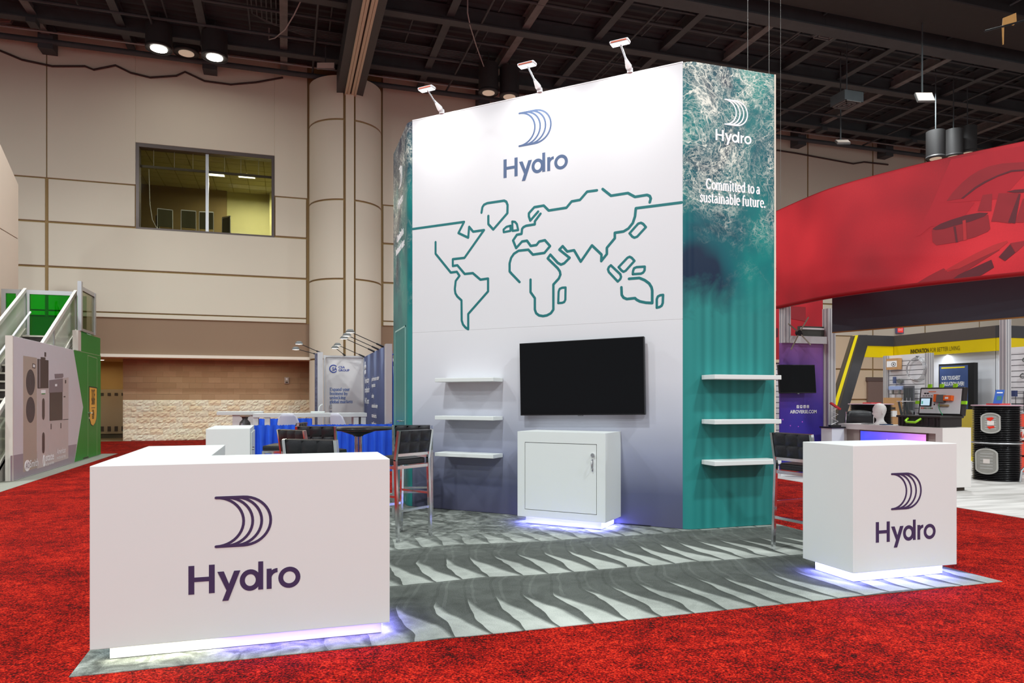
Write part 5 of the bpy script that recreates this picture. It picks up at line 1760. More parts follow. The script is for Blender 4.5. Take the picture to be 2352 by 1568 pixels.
for nm, m, o_ in (('field', RD1, .003), ('field2', RD1, .0031), ('arc', RD2, .005), ('arcline', RD3, .007), ('strap', RD2, .005), ('lens', RD3, .007), ('bar1', RD3, .007), ('bar2', RD4, .008), ('rect1', RD2, .005), ('rect2', RD2, .005), ('rect3', RD3, .007),
                  ('rect4', RD2, .005), ('cap', RD3, .007), ('low1', RD2, .005), ('low2', RD4, .006), ('low3', RD3, .007), ('low4', RD3, .008), ('low5', RD2, .005)):
    bprint(P_[nm], 'printed_clamp' if nm not in ('field', 'field2') else 'printed_field', m, o_)
for q, lb in ((4.72, 'thin wire holding the red banner at its right'), (.15, 'thin wire holding the red banner at its left end')):
    p = bpt(q, ZB1)
    MB().cyl(p, (p.x, p.y, 12.5), .0028, n=6).build('suspension_wire', WIRE_D, None, lb, 'wire')

# inner red panel, frame, purple print, black header
t = thing('printed_panel', 'second red printed panel seen through the frame above the purple panel', 'sign', (9.3, 12.4, 2.2))
MB().box((8.6, 12.4, 2.2), (10.74, 12.44, 3.6)).build('fabric', REDF, t)
for x in (8.62, 10.71):
    MB().box((x - .03, 12.44, .004), (x + .03, 12.5, 3.6)).build('post', ALU_WHITE, t)
f = frame((0, 12.395, 0), (1, 0, 0))
MB().poly([(9.05, 2.72), (9.2, 2.82), (9.62, 2.84), (9.62, 2.66), (9.35, 2.62), (9.2, 2.68)], f, 0, .004).build('printed_clamp', RD3, t)
MB().poly([(9.0, 2.98), (9.35, 3.0), (9.4, 3.2), (9.05, 3.2)], f, 0, .004).build('printed_clamp', RD2, t)
MB().poly([(9.9, 3.05), (10.3, 3.0), (10.3, 3.3), (9.95, 3.3)], f, 0, .004).build('printed_clamp', RD2, t)
YP = 10.86
fr_ = thing('truss_frame', 'silver extrusion frame carrying the purple panel under the red banner', 'frame', (9.0, YP, 0))


def post(x, y, z0, z1, parent, w=.12):
    q = MB().box((x - w / 2, y - w / 2, z0), (x + w / 2, y + w / 2, z1))
    o = q.build('post', ALU_WHITE, parent)
    q = MB()
    for s in (-.25, .25):
        q.box((x + s * w - .006, y - w / 2 - .004, z0 + .002), (x + s * w + .006, y - w / 2 + .002, z1 - .002))
        q.box((x - w / 2 - .004, y + s * w - .006, z0 + .002), (x - w / 2 + .002, y + s * w + .006, z1 - .002))
    q.build('groove', mat('groove_grey', (138, 138, 146), .5, .3), o)


xL, xR = (8.579, 10.86, 2.302)[0], (9.543, 10.86, 2.322)[0]
post(xL, YP, 2.40, 3.05, fr_, .14)
post(xR, YP, 0, 3.05, fr_, .16)
MB().box((xL + .075, YP - .055, 2.40), (xR - .085, YP + .055, 2.53)).build('rail', ALU_WHITE, fr_)
MB().box((xL + .35, YP + .02, 2.52), (xR - .1, YP + .1, 2.72)).build('lamp_bar', mat('dark_lamp_bar', (70, 72, 66), .5), fr_)
MB().box((xL + .35, YP + .0, 2.66), (xR - .1, YP + .02, 2.69)).build('lamp_bar_edge', WHITE_METAL, fr_)


def galaxy(name, c0, c1, dots, sc, em=0.):
    m, t, bs = nt(name)
    co = objco(t)
    sp = N(t, 'ShaderNodeSeparateXYZ')
    t.links.new(co, sp.inputs[0])
    nz = noise(t, co, 1.4, 3)
    k = math_n(t, 'ADD', math_n(t, 'MULTIPLY', sp.outputs[2 if not em else 1], c1[1]), math_n(t, 'MULTIPLY_ADD', nz.outputs[0], .4, c1[2]))
    c = ramp(t, k, c0)
    v = N(t, 'ShaderNodeTexVoronoi')
    v.inputs['Scale'].default_value = sc
    t.links.new(co, v.inputs['Vector'])
    d = math_n(t, 'LESS_THAN', v.outputs['Distance'], .10)
    lowz = N(t, 'ShaderNodeMapRange')
    t.links.new(sp.outputs[2], lowz.inputs[0])
    lowz.inputs[1].default_value, lowz.inputs[2].default_value = (1.5, 1.0) if not em else (5, 4)
    c = mixc(t, math_n(t, 'MULTIPLY', d, lowz.outputs[0]), c, lin(dots))
    t.links.new(c, bs.inputs['Base Color'])
    bs.inputs['Roughness'].default_value = .45
    if em:
        t.links.new(c, bs.inputs['Emission Color'])
        bs.inputs['Emission Strength'].default_value = em
    return m


pur = thing('printed_panel', 'purple and blue starry printed panel with a white web address', 'sign', (9.0, YP, 0))
xa, xb = (8.476, 10.86, 1.517)[0], (9.417, 10.86, 1.52)[0]
MB().box((xa, YP, .05), (xb, YP + .03, 2.40)).build('panel', galaxy('starry_purple_print', [(.1, (44, 40, 150)), (.4, (66, 44, 152)), (.62, (104, 66, 150)), (.85, (132, 80, 140))], (0, .36, -.25), (190, 90, 210), 7.5), pur)
MB().box((xa + .02, YP + .005, .0), (xa + .12, YP + .05, .05)).build('foot', WHITE_METAL, pur)
FP = frame((0, YP, 0), (1, 0, 0))
ta, tb_ = (8.682, 10.86, 1.133), (9.262, 10.86, 1.129)
text('AIROVERSE.COM', FP, ta[0], ta[2], tb_[0] - ta[0], .085, .02, d1=.006).build('lettering', WHITE_INK, pur)
ic = [8.828, 8.902, 8.975, 9.046]
zc = (8.927, 10.86, 1.226)[2]
for k, x in enumerate(ic):
    q = MB()
    if k < 3:
        q.box((x, YP - .005, zc), (x + .05, YP, zc + .055))
    else:
        q.stroke([(x + .005, zc + .005), (x + .045, zc + .005), (x + .045, zc + .05), (x + .005, zc + .05)], .01, FP, 0, .005, closed=True).ring((x + .025, zc + .028), .011, .011, .007, FP, 0, .005, 12)
    q.build('icon', WHITE_INK, pur)
PINK = mat('violet_ink', (80, 50, 150), .5)
text('f', FP, ic[0] + .016, zc + .008, .02, .05, .01, d1=.008).build('icon_mark', PINK, pur)
MB().poly([(ic[1] + .016, zc + .015), (ic[1] + .04, zc + .028), (ic[1] + .016, zc + .042)], FP, 0, .008).build('icon_mark', PINK, pur)
text('in', FP, ic[2] + .01, zc + .012, .03, .04, .01, d1=.008).build('icon_mark', PINK, pur)
t = thing('television', 'small black television tilted forward on the purple panel', 'television', (9.0, YP - .1, 1.4))
o = Vector((8.721, 10.7, 1.75))
f = frame(o, (1, .02, .04), (0, .14, .99))
f = (f[0], f[1], f[1].cross(Vector((0, -1, .14)).normalized()) * -1, Vector((0, -.99, -.14)).normalized())
f = frame(o, (.9995, 0, .012), Vector((-.012, .07, .997)))
MB().obox(f, (-.39, -.255, -.04), (.39, .255, 0)).build('housing', BLACK, t, bevel=.006)
MB().obox(f, (-.38, -.235, 0), (.38, .248, .004)).build('screen', MATS['tv_screen'], t)
MB().obox(f, (-.02, -.27, -.03), (.02, -.255, 0)).build('badge', MATS['badge_grey'], t)
MB().bar(o + Vector((0, .04, 0)), o + Vector((0, .16, 0)), .12).build('wall_mount', STEEL_BLACK, t)
t = thing('hologram_fan', 'four-bladed thin hologram fan at rest above the purple panel', 'fan', tuple((8.676, 10.6, 2.564)))
c = Vector((8.676, 10.6, 2.564))
BLD = mat('blade_grey', (142, 132, 116), .4, .4)
for p in [(8.442, 10.6, 2.718), (8.872, 10.6, 2.848), (8.501, 10.6, 2.26), (8.918, 10.6, 2.354)]:
    MB().bar(c, p, .024, .006, (0, 1, 0)).build('blade', BLD, t)
MB().cyl(c + Vector((0, -.01, 0)), c + Vector((0, .05, 0)), .05, n=14).build('hub', BLACK, t)
MB().cyl(c + Vector((.05, .02, -.02)), c + Vector((.12, .18, .0)), .035, n=10).build('bracket', BLACK, t)

hd = thing('header_panel', 'long black fabric header panel under the red banner', 'header', (9.4, 8.8, 2.55))
p, q_ = Vector((9.03, 10.2, 0)), Vector((9.96, 7.2, 0))
d = (q_ - p).normalized()
f = frame(p, d)
L_ = (q_ - p).length
MB().obox(f, (0, 2.55, -.06), (L_, 3.6, 0)).build('panel', mat('charcoal_fabric', (56, 60, 70), .55, var=.12, scale=.8), hd)
MB().obox(f, (0, 2.535, -.065), (L_, 2.55, .004)).build('amber_edge', mat('amber_edge', (150, 104, 30), .5), hd)
post((12.8, 10.009, 2.334)[0], (12.8, 10.009, 2.334)[1], 0, 3.05, hd, .13)

# white counter with the glowing screen
ct = thing('display_counter', 'white display counter with a glowing purple screen let into its front', 'counter', (9.6, 9.3, 0))
FQ = frame((9.36, 0, 0), (0, -1, 0))
q = MB().box((9.48, 8.3, .06), (9.92, 10.42, .96))
for a in ((-10.42, .06, -10.34, .96), (-8.42, .06, -8.3, .96), (-10.34, .87, -8.42, .96), (-10.34, .06, -8.42, .35)):
    q.obox(FQ, (a[0], a[1], -.12), (a[2], a[3], 0))
q.build('body', mat('counter_white', (222, 216, 212), .45, var=.02), ct)
MB().box((9.44, 8.36, .004), (9.86, 10.36, .06)).build('plinth', SHADOW_GAP, ct)
MB().obox(FQ, (-10.34, .35, -.119), (-8.42, .87, -.11)).build('recess_panel', mat('recess_taupe', (178, 164, 156), .5), ct)
FQs = frame((9.45, 0, 0), (0, -1, 0))
ya, yb = (9.45, 9.99, 0.763)[1], (9.45, 8.66, 0.828)[1]
scr = MB().obox(FQs, (-ya, .38, -.01), (-yb, .845, .01)).build('screen', galaxy('purple_screen', [(.1, (226, 150, 236)), (.45, (150, 110, 240)), (.8, (70, 80, 238))], (0, .55, .3), (250, 170, 240), 9, .8), ct)
q = MB()
for a in ((-ya - .02, .36, -ya, .865), (-yb, .36, -yb + .02, .865), (-ya, .845, -yb, .865)):
    q.obox(FQs, (a[0], a[1], -.01), (a[2], a[3], .014))
q.build('screen_frame', mat('brown_frame', (110, 80, 80), .5), ct)

# white mannequin head
hx, hy = 9.58, (9.58, 9.718, 1.069)[1]
t = thing('mannequin_head', 'white mannequin head facing left on the display counter', 'mannequin', (hx, hy, .96))
rowsH = [(541, 955, 965, 4), (548, 915, 1015, 40), (570, 878, 1062, 78), (610, 848, 1100, 108), (660, 824, 1118, 122), (700, 818, 1119, 124), (735, 826, 1112, 120), (752, 826, 1106, 114), (775, 818, 1100, 108), (792, 824, 1094, 104), (805, 838, 1089, 100), (822, 842, 1082, 94), (845, 850, 1072, 86), (868, 862, 1064, 76), (882, 892, 1062, 70), (920, 903, 1064, 72), (955, 900, 1078, 84), (985, 876, 1110, 118), (1008, 852, 1130, 138), (1025, 846, 1136, 142)]
sc = .36 / 484
fwd = Vector((-.954, .301, 0))
sd = Vector((.301, .954, 0))
g = []
for v, a, b_, hw in rowsH:
    row = []
    cxx, rx = (a + b_) / 2 - 968, (b_ - a) / 2
    for k in range(25):
        an = 2 * math.pi * k / 24
        cc, ss = math.cos(an), math.sin(an)
        px = cxx - rx * cc
        py = hw * ss
        if 738 < v < 806 and cc > .93:
            px -= 12 * (1 - abs(v - 785) / 40)
        if 745 < v < 760 and .7 < cc < .93:
            px += 8
        row.append(Vector((hx, hy, .962 + (1025 - v) * sc)) - fwd * px * sc + sd * py * sc)
    g.append(row)
MB().sheet(g[::-1]).build('head', mat('chalk_white', (238, 236, 232), .5, var=.015), t)
for s in (-1, 1):
    e = Vector((hx, hy, .962 + (1025 - 765) * sc)) + fwd * 0 + sd * s * 108 * sc + fwd * (-10 * sc)
    MB().lathe([(0, -.028), (.010, -.024), (.014, 0), (.012, .022), (0, .03)], tuple(e), 10).build('ear', mat('chalk_white', (238, 236, 232)), t)
MB().box((hx - .12, hy - .24, .962), (hx + .05, hy - .12, .975)).build('small_card', mat('blue_card', (44, 72, 110), .5, var=.3, scale=18), None, 'small blue and green card lying beside the mannequin head', 'card')
MB().box((hx - .1, hy + .16, .962), (hx + .05, hy + .3, .97)).build('phone', BLACK, None, 'flat dark phone lying left of the mannequin head', 'phone')

# open tool case
cs = thing('equipment_case', 'black hard case standing open with lime green latches on the display counter', 'case', (9.63, 8.8, .962))
CB = mat('case_black', (40, 36, 36), .45, var=.1, scale=20)
LIME = mat('lime_plastic', (150, 214, 30), .4)
q = MB().box((9.43, 8.40, .965), (9.86, 9.19, 1.11)).box((9.41, 8.38, 1.10), (9.88, 9.21, 1.135))
q.build('base', CB, cs, bevel=.012)
for y in (8.44, 8.5, 8.62, 8.72, 9.0, 9.08, 9.15):
    MB().box((9.415, y - .012, .97), (9.435, y + .012, 1.10)).build('rib', CB, cs)
FCs = frame((9.41, 0, 0), (0, -1, 0))
MB().tube([(9.42, 8.98, 1.085), (9.36, 8.97, 1.05), (9.35, 8.94, 1.03), (9.35, 8.78, 1.03), (9.36, 8.75, 1.05), (9.42, 8.74, 1.085)], .018, 8).build('handle', LIME, cs)
LD = frame((9.84, 0, 1.135), (0, -1, .0), (.12, 0, .99))
lid = MB().obox(LD, (-9.2, .0, -.09), (-8.39, .45, -.005)).build('lid', CB, cs, bevel=.02)
MB().obox(LD, (-9.16, .03, -.006), (-8.43, .42, .004)).build('instrument_panel', mat('panel_light_grey', (214, 214, 214), .5), lid)
q = MB()
for x in (-9.02, -8.80, -8.56):
    q.obox(LD, (x - .03, .44, -.03), (x + .03, .50, .0))
for x in (-9.24, -8.40):
    q.obox(LD, (x - .02, .18, -.03), (x + .06, .23, .0))
q.build('latch', LIME, lid)
q = MB().obox(LD, (-9.15, .14, .004), (-8.94, .28, .02))
q.build('display_bezel', BLACK, lid)
MB().obox(LD, (-9.13, .155, .02), (-8.965, .265, .022)).build('display', mat('case_display', (190, 222, 240), .3, emit=.6), lid)
MB().obox(LD, (-9.12, .175, .022), (-9.09, .225, .0225)).build('display_field', mat('teal_field', (90, 180, 160), .4, emit=.3), lid)
ORG = mat('orange_plastic', (240, 104, 30), .45)
q = MB().obox(LD, (-8.87, .21, .004), (-8.81, .33, .06)).obox(LD, (-8.69, .23, .004), (-8.55, .31, .06))
q.build('orange_housing', ORG, lid)
MB().obox(LD, (-8.81, .20, .004), (-8.69, .32, .07)).build('motor_block', mat('motor_grey', (98, 98, 96), .5), lid)
MB().obox(LD, (-8.66, .255, .06), (-8.60, .285, .062)).build('rating_plate', WHITE_INK, lid)
MB().obox(LD, (-9.02, .37, .004), (-8.88, .382, .006)).build('orange_mark', ORG, lid)
q = MB()
for i in range(4):
    q.obox(LD, (-9.12 + i * .05, .305, .004), (-9.09 + i * .05, .315, .007)).obox(LD, (-8.90, .16 + i * .045, .004), (-8.88, .185 + i * .045, .007))
for i in range(2):
    q.obox(LD, (-9.10 + i * .05, .34, .004), (-9.06 + i * .05, .36, .007))
q.build('switch', BLACK, lid)
for i, c in enumerate(((220, 70, 50), (220, 70, 50), (40, 110, 70), (150, 150, 140), (150, 150, 140), (60, 140, 80), (120, 50, 40))):
    o = LD[0] + LD[1] * (-9.12 + i * .033) + LD[2] * .11
    MB().cyl(o + LD[3] * .004, o + LD[3] * .012, .011, n=10).build('button', mat('button_%d' % i, c, .4), lid)
MB().obox(LD, (-8.80, .14, .004), (-8.62, .17, .03)).build('brass_valve', mat('brass_fitting', (176, 150, 110), .35, .6), lid)
MB().tube([LD[0] + LD[1] * a + LD[2] * b_ + LD[3] * c for a, b_, c in ((-8.76, .2, .05), (-8.755, .12, .06), (-8.73, .06, .05), (-8.68, .0, .05))], .006, 6).build('green_lead', mat('green_lead', (30, 140, 90), .4), lid)

# drums of stacked black trays
TRAY = mat('black_tray_plastic', (26, 24, 26), .25, var=.2, scale=14)


def drum(x, y, r, lb, ovals):
    t = thing('tray_drum', lb, 'display drum', (x, y, 0))
    tm = MB().lathe([(r * .9, 0), (r * .93, .004), (r, .012), (r, .018), (r * .93, .024), (r * .9, .030), (0, .030)], (0, 0, 0), 28).mesh('tray')
    tm.materials.append(TRAY)
    hs = [k * .0305 + .004 for k in range(20)] + [.665 + k * .0305 for k in range(20)]
    for h in hs:
        o = bpy.data.objects.new('tray', tm)
        COL.objects.link(o)
        o.parent = t
        o.location = (0, 0, h)
    MB().cyl((x, y, .61), (x, y, .665), r * .9, n=28).build('spacer', BLACK, t)
    MB().lathe([(r * 1.0, .625), (r * 1.045, .632), (r * 1.045, .648), (r * 1.0, .655)], (x, y, 0), 28).build('band', ALU, t)
    MB().cyl((x, y, 1.275), (x, y, 1.292), r * 1.06, n=28).build('clear_lid', mat('pinkish_lid', (214, 178, 190), .2, var=.2, scale=12), t)
    MB().box((x - .12, y - .14, 1.292), (x + .14, y + .1, 1.315)).build('red_leaflets', mat('red_paper', (214, 60, 60), .5, var=.2), t)
    dirv = Vector((-x, -y, 0)).normalized()
    for (du, z, w, h, a, red) in ovals:
        dv = Matrix.Rotation(a, 3, 'Z') @ dirv
        o = Vector((x, y, z)) + dv * (r + .01)
        f = frame(o, Vector((-dv.y, dv.x, 0)))
        if f[3].dot(dv) < 0:
            f = frame(o, Vector((dv.y, -dv.x, 0)))
        pts = []
        for k in range(24):
            an = 2 * math.pi * k / 24
            pts.append((w * math.cos(an), h * .45 * math.sin(an) + (h * .55 if math.sin(an) > 0 else -h * .55)))
        MB().poly(pts, f, -.02, .012).build('oval_window', mat('grey_clear_cover', (156, 154, 148), .25, var=.12, scale=20), t)
        MB().stroke(pts, .022, f, .0, .022, closed=True).build('oval_rim', mat('oval_rim_grey', (182, 180, 174), .3), t)
        q = MB()
        for i in range(6):
            q.obox(f, (-w * .6, -h * .6 + i * h * .24, .012), (w * .6, -h * .6 + i * h * .24 + .01, .015))
        q.build('vent_rib', ALU_WHITE, t)
        if red:
            MB().poly([(-.06, h * .5), (.02, h * .62), (.05, h * .5), (.0, h * .2), (-.04, h * .3)], f, 0, .02).build('red_decal', mat('red_decal', (230, 50, 30), .4), t)
            MB().poly([(-.05, -h * .35), (.05, -h * .28), (.06, -h * .45), (-.02, -h * .6)], f, 0, .02).build('red_decal', mat('red_decal', (230, 50, 30), .4), t)
        MB().obox(f, (-.05, -.035, .012), (.05, .04, .018)).build('small_label', mat('label_white', (232, 222, 216), .5), t)


drum(11.72, 9.32, .36, 'black drum of stacked trays with two oval covers beside the display counter, right', ((0, .985, .135, .165, R(-13), True), (0, .335, .165, .21, R(-22), False)))
drum((11.966, 12.375, 1.26)[0], (11.966, 12.375, 1.26)[1], .42, 'black drum of stacked trays seen behind the mannequin head', ())

# chair backs behind the counter
def task_chair(x, y, rz, lb):
    t = thing('task_chair', lb, 'chair', (0, 0, 0), 0, 'black padded chairs at the display counter')
    g = [[Vector((-.24 + .48 * i / 8, -.22 - .05 * f + .05 * (1 - (i / 4 - 1) ** 2), .66 + .52 * f - (.04 * abs(i / 4 - 1) ** 3 if f == 1 else 0))) for i in range(9)] for f in (0, .25, .5, .75, 1)]
    o = MB().sheet(g).build('backrest', BLACK_LEATHER, t)
    so = o.modifiers.new('thick', 'SOLIDIFY')
    so.thickness = .05
    MB().box((-.23, -.2, .60), (.23, .22, .68)).build('seat', BLACK_LEATHER, t, bevel=.02)
    for s in (-1, 1):
        MB().tube([(s * .255, -.25, 1.16), (s * .26, -.23, .66), (s * .26, .2, .62)], .012, 8).build('side_frame', CHROME, t)
        for e in (-1, 1):
            MB().cyl((s * .2, e * .18, .6), (s * .24, e * .22, 0), .014, n=8).build('leg', CHROME, t)
    t.location = (x, y, .004)
    t.rotation_euler = (0, 0, rz)


task_chair((9.936, 10.708, 1.12)[0], (9.936, 10.708, 1.12)[1], R(-14), 'black padded chair behind the display counter, left of the mannequin head')
task_chair((11.039, 10.78, 1.07)[0], (11.039, 10.78, 1.07)[1], R(60), 'black padded chair behind the display counter, hidden by the open case')

# slat walls with hung goods
SLATM = mat('slat_white', (226, 224, 226), .45, var=.02)


def slat_wall(x, y0, y1, zt, lb, ends=True):
    t = thing('slat_wall', lb, 'display wall', (x, (y0 + y1) / 2, 0))
    MB().box((x + .02, y0, 0), (x + .05, y1, zt)).build('backing', mat('slat_groove', (96, 98, 104), .6), t)
    z = .06
    while z < zt - .02:
        h = min(.112, zt - z)
        MB().box((x, y0 + .1, z), (x + .02, y1 - .1, z + h - .014)).build('slat', SLATM, t)
        z += .112
    MB().box((x - .005, y0, zt - .12), (x + .05, y1, zt)).build('header', SLATM, t)
    if ends:
        post(x, y0 + .06, 0, zt, t, .13)
        post(x, y1 - .06, 0, zt, t, .13)
    return t


slat_wall(14.0, 12.70, 14.02, 2.44, 'white slat wall hung with a coil and boxes, behind the mannequin head')
slat_wall(14.1, 8.6, 11.08, 2.44, 'white slat wall hung with wire goods at the right edge')
slat_wall(9.4, 12.9, 14.6, 2.2, 'white slat wall glimpsed between tower and purple panel', False)
t = thing('slat_wall', 'narrow white slatted panel with small goods between tower edge and purple panel', 'display wall', (9.2, 12.6, 0))
MB().box((8.9, 12.62, 0), (10.2, 12.66, 2.15)).build('backing', mat('slat_groove', (96, 98, 104)), t)
for k in range(18):
    MB().box((8.9, 12.60, .06 + k * .115), (10.2, 12.62, .06 + k * .115 + .1)).build('slat', SLATM, t)


def onslat(u0, v0, u1, v1, x=13.98):
    return None


FS = frame((13.98, 0, 0), (0, -1, 0))
CARD = mat('kraft_cardboard', (196, 150, 102), .8, var=.06, scale=10)
(ya, za), (yb, zb) = [(13.853, 2.361), (13.505, 2.094)]
t = thing('boxed_part', 'kraft box with a white label hung at the top of the slat wall', 'box', (13.9, (ya + yb) / 2, zb))
MB().box((13.86, yb, zb), (13.98, ya, za)).build('carton', CARD, t)
MB().box((13.855, yb + .03, zb + .06), (13.86, ya - .02, za - .06)).build('label', WHITE_INK, t)
q = MB()
fl = frame((13.855, 0, 0), (0, -1, 0))
q.ring((-(ya + yb) / 2 + .05, (za + zb) / 2 - .01), .06, .045, .012, fl, 0, .002, 16).disc((-(ya + yb) / 2 + .05, (za + zb) / 2 - .01), .02, .02, fl, 0, .002, 10)
q.build('printed_mark', DARK_INK, t)
(yc, zc), = [(13.03, 2.075)]
t = thing('wire_coil', 'round coil of grey wire hung on the slat wall', 'coil', (13.94, yc, zc - .3))
for k in range(5):
    rr = .29 - .012 * k
    MB().tube([(13.95 - .012 * k, yc + rr * math.cos(a) + .008 * k, zc + rr * math.sin(a)) for a in [2 * math.pi * i / 28 for i in range(28)]], .007, 6, closed=True).build('loop', ALU, t)
MB().cyl((13.9, yc, zc + .30), (13.99, yc, zc + .30), .01, n=6).build('peg', STEEL_BLACK, t)
(ya, za), (yb, zb) = [(13.827, 1.695), (13.435, 1.606)]
t = thing('level_tool', 'pale blue bar-shaped tool on the slat wall', 'tool', (13.94, (ya + yb) / 2, zb))
MB().box((13.9, yb, zb), (13.96, ya, za)).build('body', mat('pale_blue_plastic', (160, 180, 226), .4), t, bevel=.01)
MB().box((13.9, ya - .14, zb - .1), (13.93, ya - .1, zb)).build('foot', STEEL_DUSTY, t)
MB().box((13.9, yb + .06, zb - .1), (13.93, yb + .1, zb)).build('foot', STEEL_DUSTY, t)
(ya, za), (yb, zb) = [(13.703, 1.923), (13.46, 1.761)]
t = thing('hanging_clamp', 'small steel clamps on pegs in the middle of the slat wall', 'clamp', (13.94, (ya + yb) / 2, zb))
MB().box((13.9, ya - .06, zb), (13.96, ya, za)).build('body', mat('blue_grey_steel', (96, 110, 150), .4, .3), t, bevel=.01)
MB().cyl((13.9, yb + .05, zb + .05), (13.97, yb + .05, zb + .05), .06, n=14).build('roller', STEEL_DUSTY, t)
(ya, za), (yb, zb) = [(13.347, 1.697), (13.066, 1.097)]
t = thing('grille_panel', 'dark grey ribbed panel leaning at the foot of the slat wall', 'panel', (13.9, (ya + yb) / 2, zb))
MB().box((13.86, yb, 0), (13.9, ya, za)).build('sheet', mat('graphite_sheet', (92, 92, 98), .5), t)
for k in range(6):
    yy = yb + (ya - yb) * (k + .5) / 6
    MB().box((13.85, yy - .012, zb - .3), (13.86, yy + .012, za - .05)).build('rib', STEEL_BLACK, t)
(ya, za), (yb, zb) = [(13.781, 1.421), (13.322, 1.093)]
t = thing('open_carton', 'torn kraft carton standing at the foot of the slat wall', 'box', (13.8, (ya + yb) / 2, zb - .2))
MB().box((13.7, yb + .05, 0), (13.85, ya, za)).build('carton', CARD, t)
MB().box((13.69, yb + .1, zb + .05), (13.70, yb + .3, zb + .1)).build('hand_hole', SHADOW_GAP, t)
MB().box((13.69, yb + .05, zb - .12), (13.70, yb + .25, zb + .02)).build('label', WHITE_INK, t)
t = thing('display_stand', 'small white bracket stand with dark angled struts behind the open case', 'stand', (9.84, 9.37, .962))
o = Vector((9.80, 9.37, .985))
e1 = Vector((.954, -.301, 0))
MB().bar(o + Vector((0, 0, .37)) - e1 * .13, o + Vector((0, 0, .37)) + e1 * .13, .14, .012).build('top_plate', WHITE_METAL, t)
for s in (-1, 1):
    MB().bar(o + e1 * .05 * s + Vector((0, 0, -.02)), o + e1 * (.05 * s - .08) + Vector((0, 0, .36)), .025).build('strut', STEEL_BLACK, t)
MB().bar(o + Vector((0, 0, -.02)), o + Vector((0, 0, .02)), .2, .1).build('foot', WHITE_METAL, t)
for k in range(3):
    MB().cyl(o + e1 * (-.06 + k * .06) + Vector((0, 0, .37)), o + e1 * (-.06 + k * .06) + Vector((0, 0, .43)), .006, n=6).build('pin', ALU, t)
# goods on the right slat wall
t = thing('wire_grid', 'black wire grid hung with small tools at the right edge', 'display rack', (13.9, 10.4, .9))
WIRE = mat('black_wire', (60, 60, 62), .5)
q = MB()
for k in range(8):
    q.cyl((13.95, 9.6, .7 + k * .12), (13.95, 10.85, .7 + k * .12), .006, n=5)
    q.cyl((13.95, 10.85 - k * .16, .7), (13.95, 10.85 - k * .16, 1.54), .006, n=5)
q.build('wires', WIRE, t, kind='stuff')
MB().box((13.88, 10.65, 1.44), (13.95, 10.75, 1.56)).build('blue_tag', mat('navy_plastic', (50, 60, 100), .5), t)
MB().box((13.86, 10.05, 1.3), (13.95, 10.3, 1.38)).build('red_tool', mat('dull_red_tool', (160, 40, 44), .5), t)
for y, z, lb in ((10.55, 2.17, 'top left steel clamp on a peg at the right edge slat wall'), (10.35, 2.16, 'top right steel clamp on a peg at the right edge slat wall'), (10.6, 1.85, 'lower left steel clamp on a peg at the right edge slat wall'), (10.4, 1.84, 'lower right steel clamp on a peg at the right edge slat wall')):
    t = thing('hose_clamp', lb, 'clamp', (14.05, y, z), 0, 'clamps on the right slat wall')
    MB().tube([(14.02, y + .05 * math.cos(a), z + .04 * math.sin(a)) for a in [2 * math.pi * i / 14 for i in range(14)]], .012, 6, closed=True).build('loop', STEEL_DUSTY, t)
    MB().cyl((14.0, y, z + .05), (14.1, y, z + .05), .008, n=6).build('peg', STEEL_BLACK, t)
p = (11.531, 9.156, 1.437)
t = thing('leaflet', 'blue leaflet leaning on top of the black tray drum', 'leaflet', (p[0], p[1], 1.315))
f = frame((p[0], p[1], 1.315), (.954, -.301, 0), (.22, -.05, 1))
MB().obox(f, (-.075, 0, -.004), (.075, .24, 0)).build('sheet', mat('leaflet_blue', (60, 104, 190), .4), t)
MB().obox(f, (-.03, .06, 0), (.05, .13, .001)).build('picture', mat('leaflet_green', (70, 130, 120), .5, var=.5, scale=30), t)
MB().obox(f, (-.05, .18, 0), (.05, .2, .001)).build('heading', WHITE_INK, t)
t = thing('red_carton', 'stacked red cartons cut by the right edge beside the tray drum', 'box', (12.9, 9.1, 0))
RC_ = mat('red_carton', (226, 74, 52), .5)
x0, y0 = (12.927, 9.765, 0.72)[0] - .22, (12.927, 9.765, 0.72)[1]
for k, (za, zb, m) in enumerate(((.05, .32, RC_), (.36, .60, RC_), (.64, .84, mat('carton_white', (224, 214, 208), .5)), (.88, 1.12, RC_))):
    MB().box((x0 + .05, y0, za), (x0 + .9, y0 + .5, zb)).build('carton', m, t, bevel=.005)
MB().box((x0 + .04, y0 - .01, .0), (x0 + .91, y0 + .5, .05)).box((x0 + .04, y0 - .01, 1.12), (x0 + .91, y0 + .5, 1.14)).build('shelf_bar', ALU, t)
text('MA', frame((x0 + .07, y0 - .004, .68), (1, 0, 0)), 0, 0, .26, .16, .03).build('lettering', RC_, t)
t = thing('folding_leg', 'grey tubular table leg cut by the right edge on the pale floor', 'leg', tuple((11.703, 8.892, 0.018)[:2]) + (.004,))
o = Vector(tuple((11.703, 8.892, 0.018)[:2]) + (.01,))
MB().tube([o, o + Vector((.03, 0, .18)), o + Vector((.14, -.05, .32)), o + Vector((.2, -.08, .7))], .018, 8).build('tube', ALU, t)
MB().bar(o + Vector((.1, -.04, .26)), o + Vector((.2, -.08, .3)), .04).build('knuckle', BLACK, t)
o = Vector((9.178, 10.318, 0.942))
t = thing('side_table', 'narrow white table beside the silver post, carrying the zigzag stand', 'table', (o.x, o.y, .004))
MB().box((o.x - .14, o.y - .1, o.z - .06), (o.x + .16, o.y + .2, o.z - .035)).build('tabletop', BLACK, t)
MB().box((o.x - .12, o.y - .08, 0), (o.x + .14, o.y + .18, o.z - .06)).build('pedestal', WHITE, t)
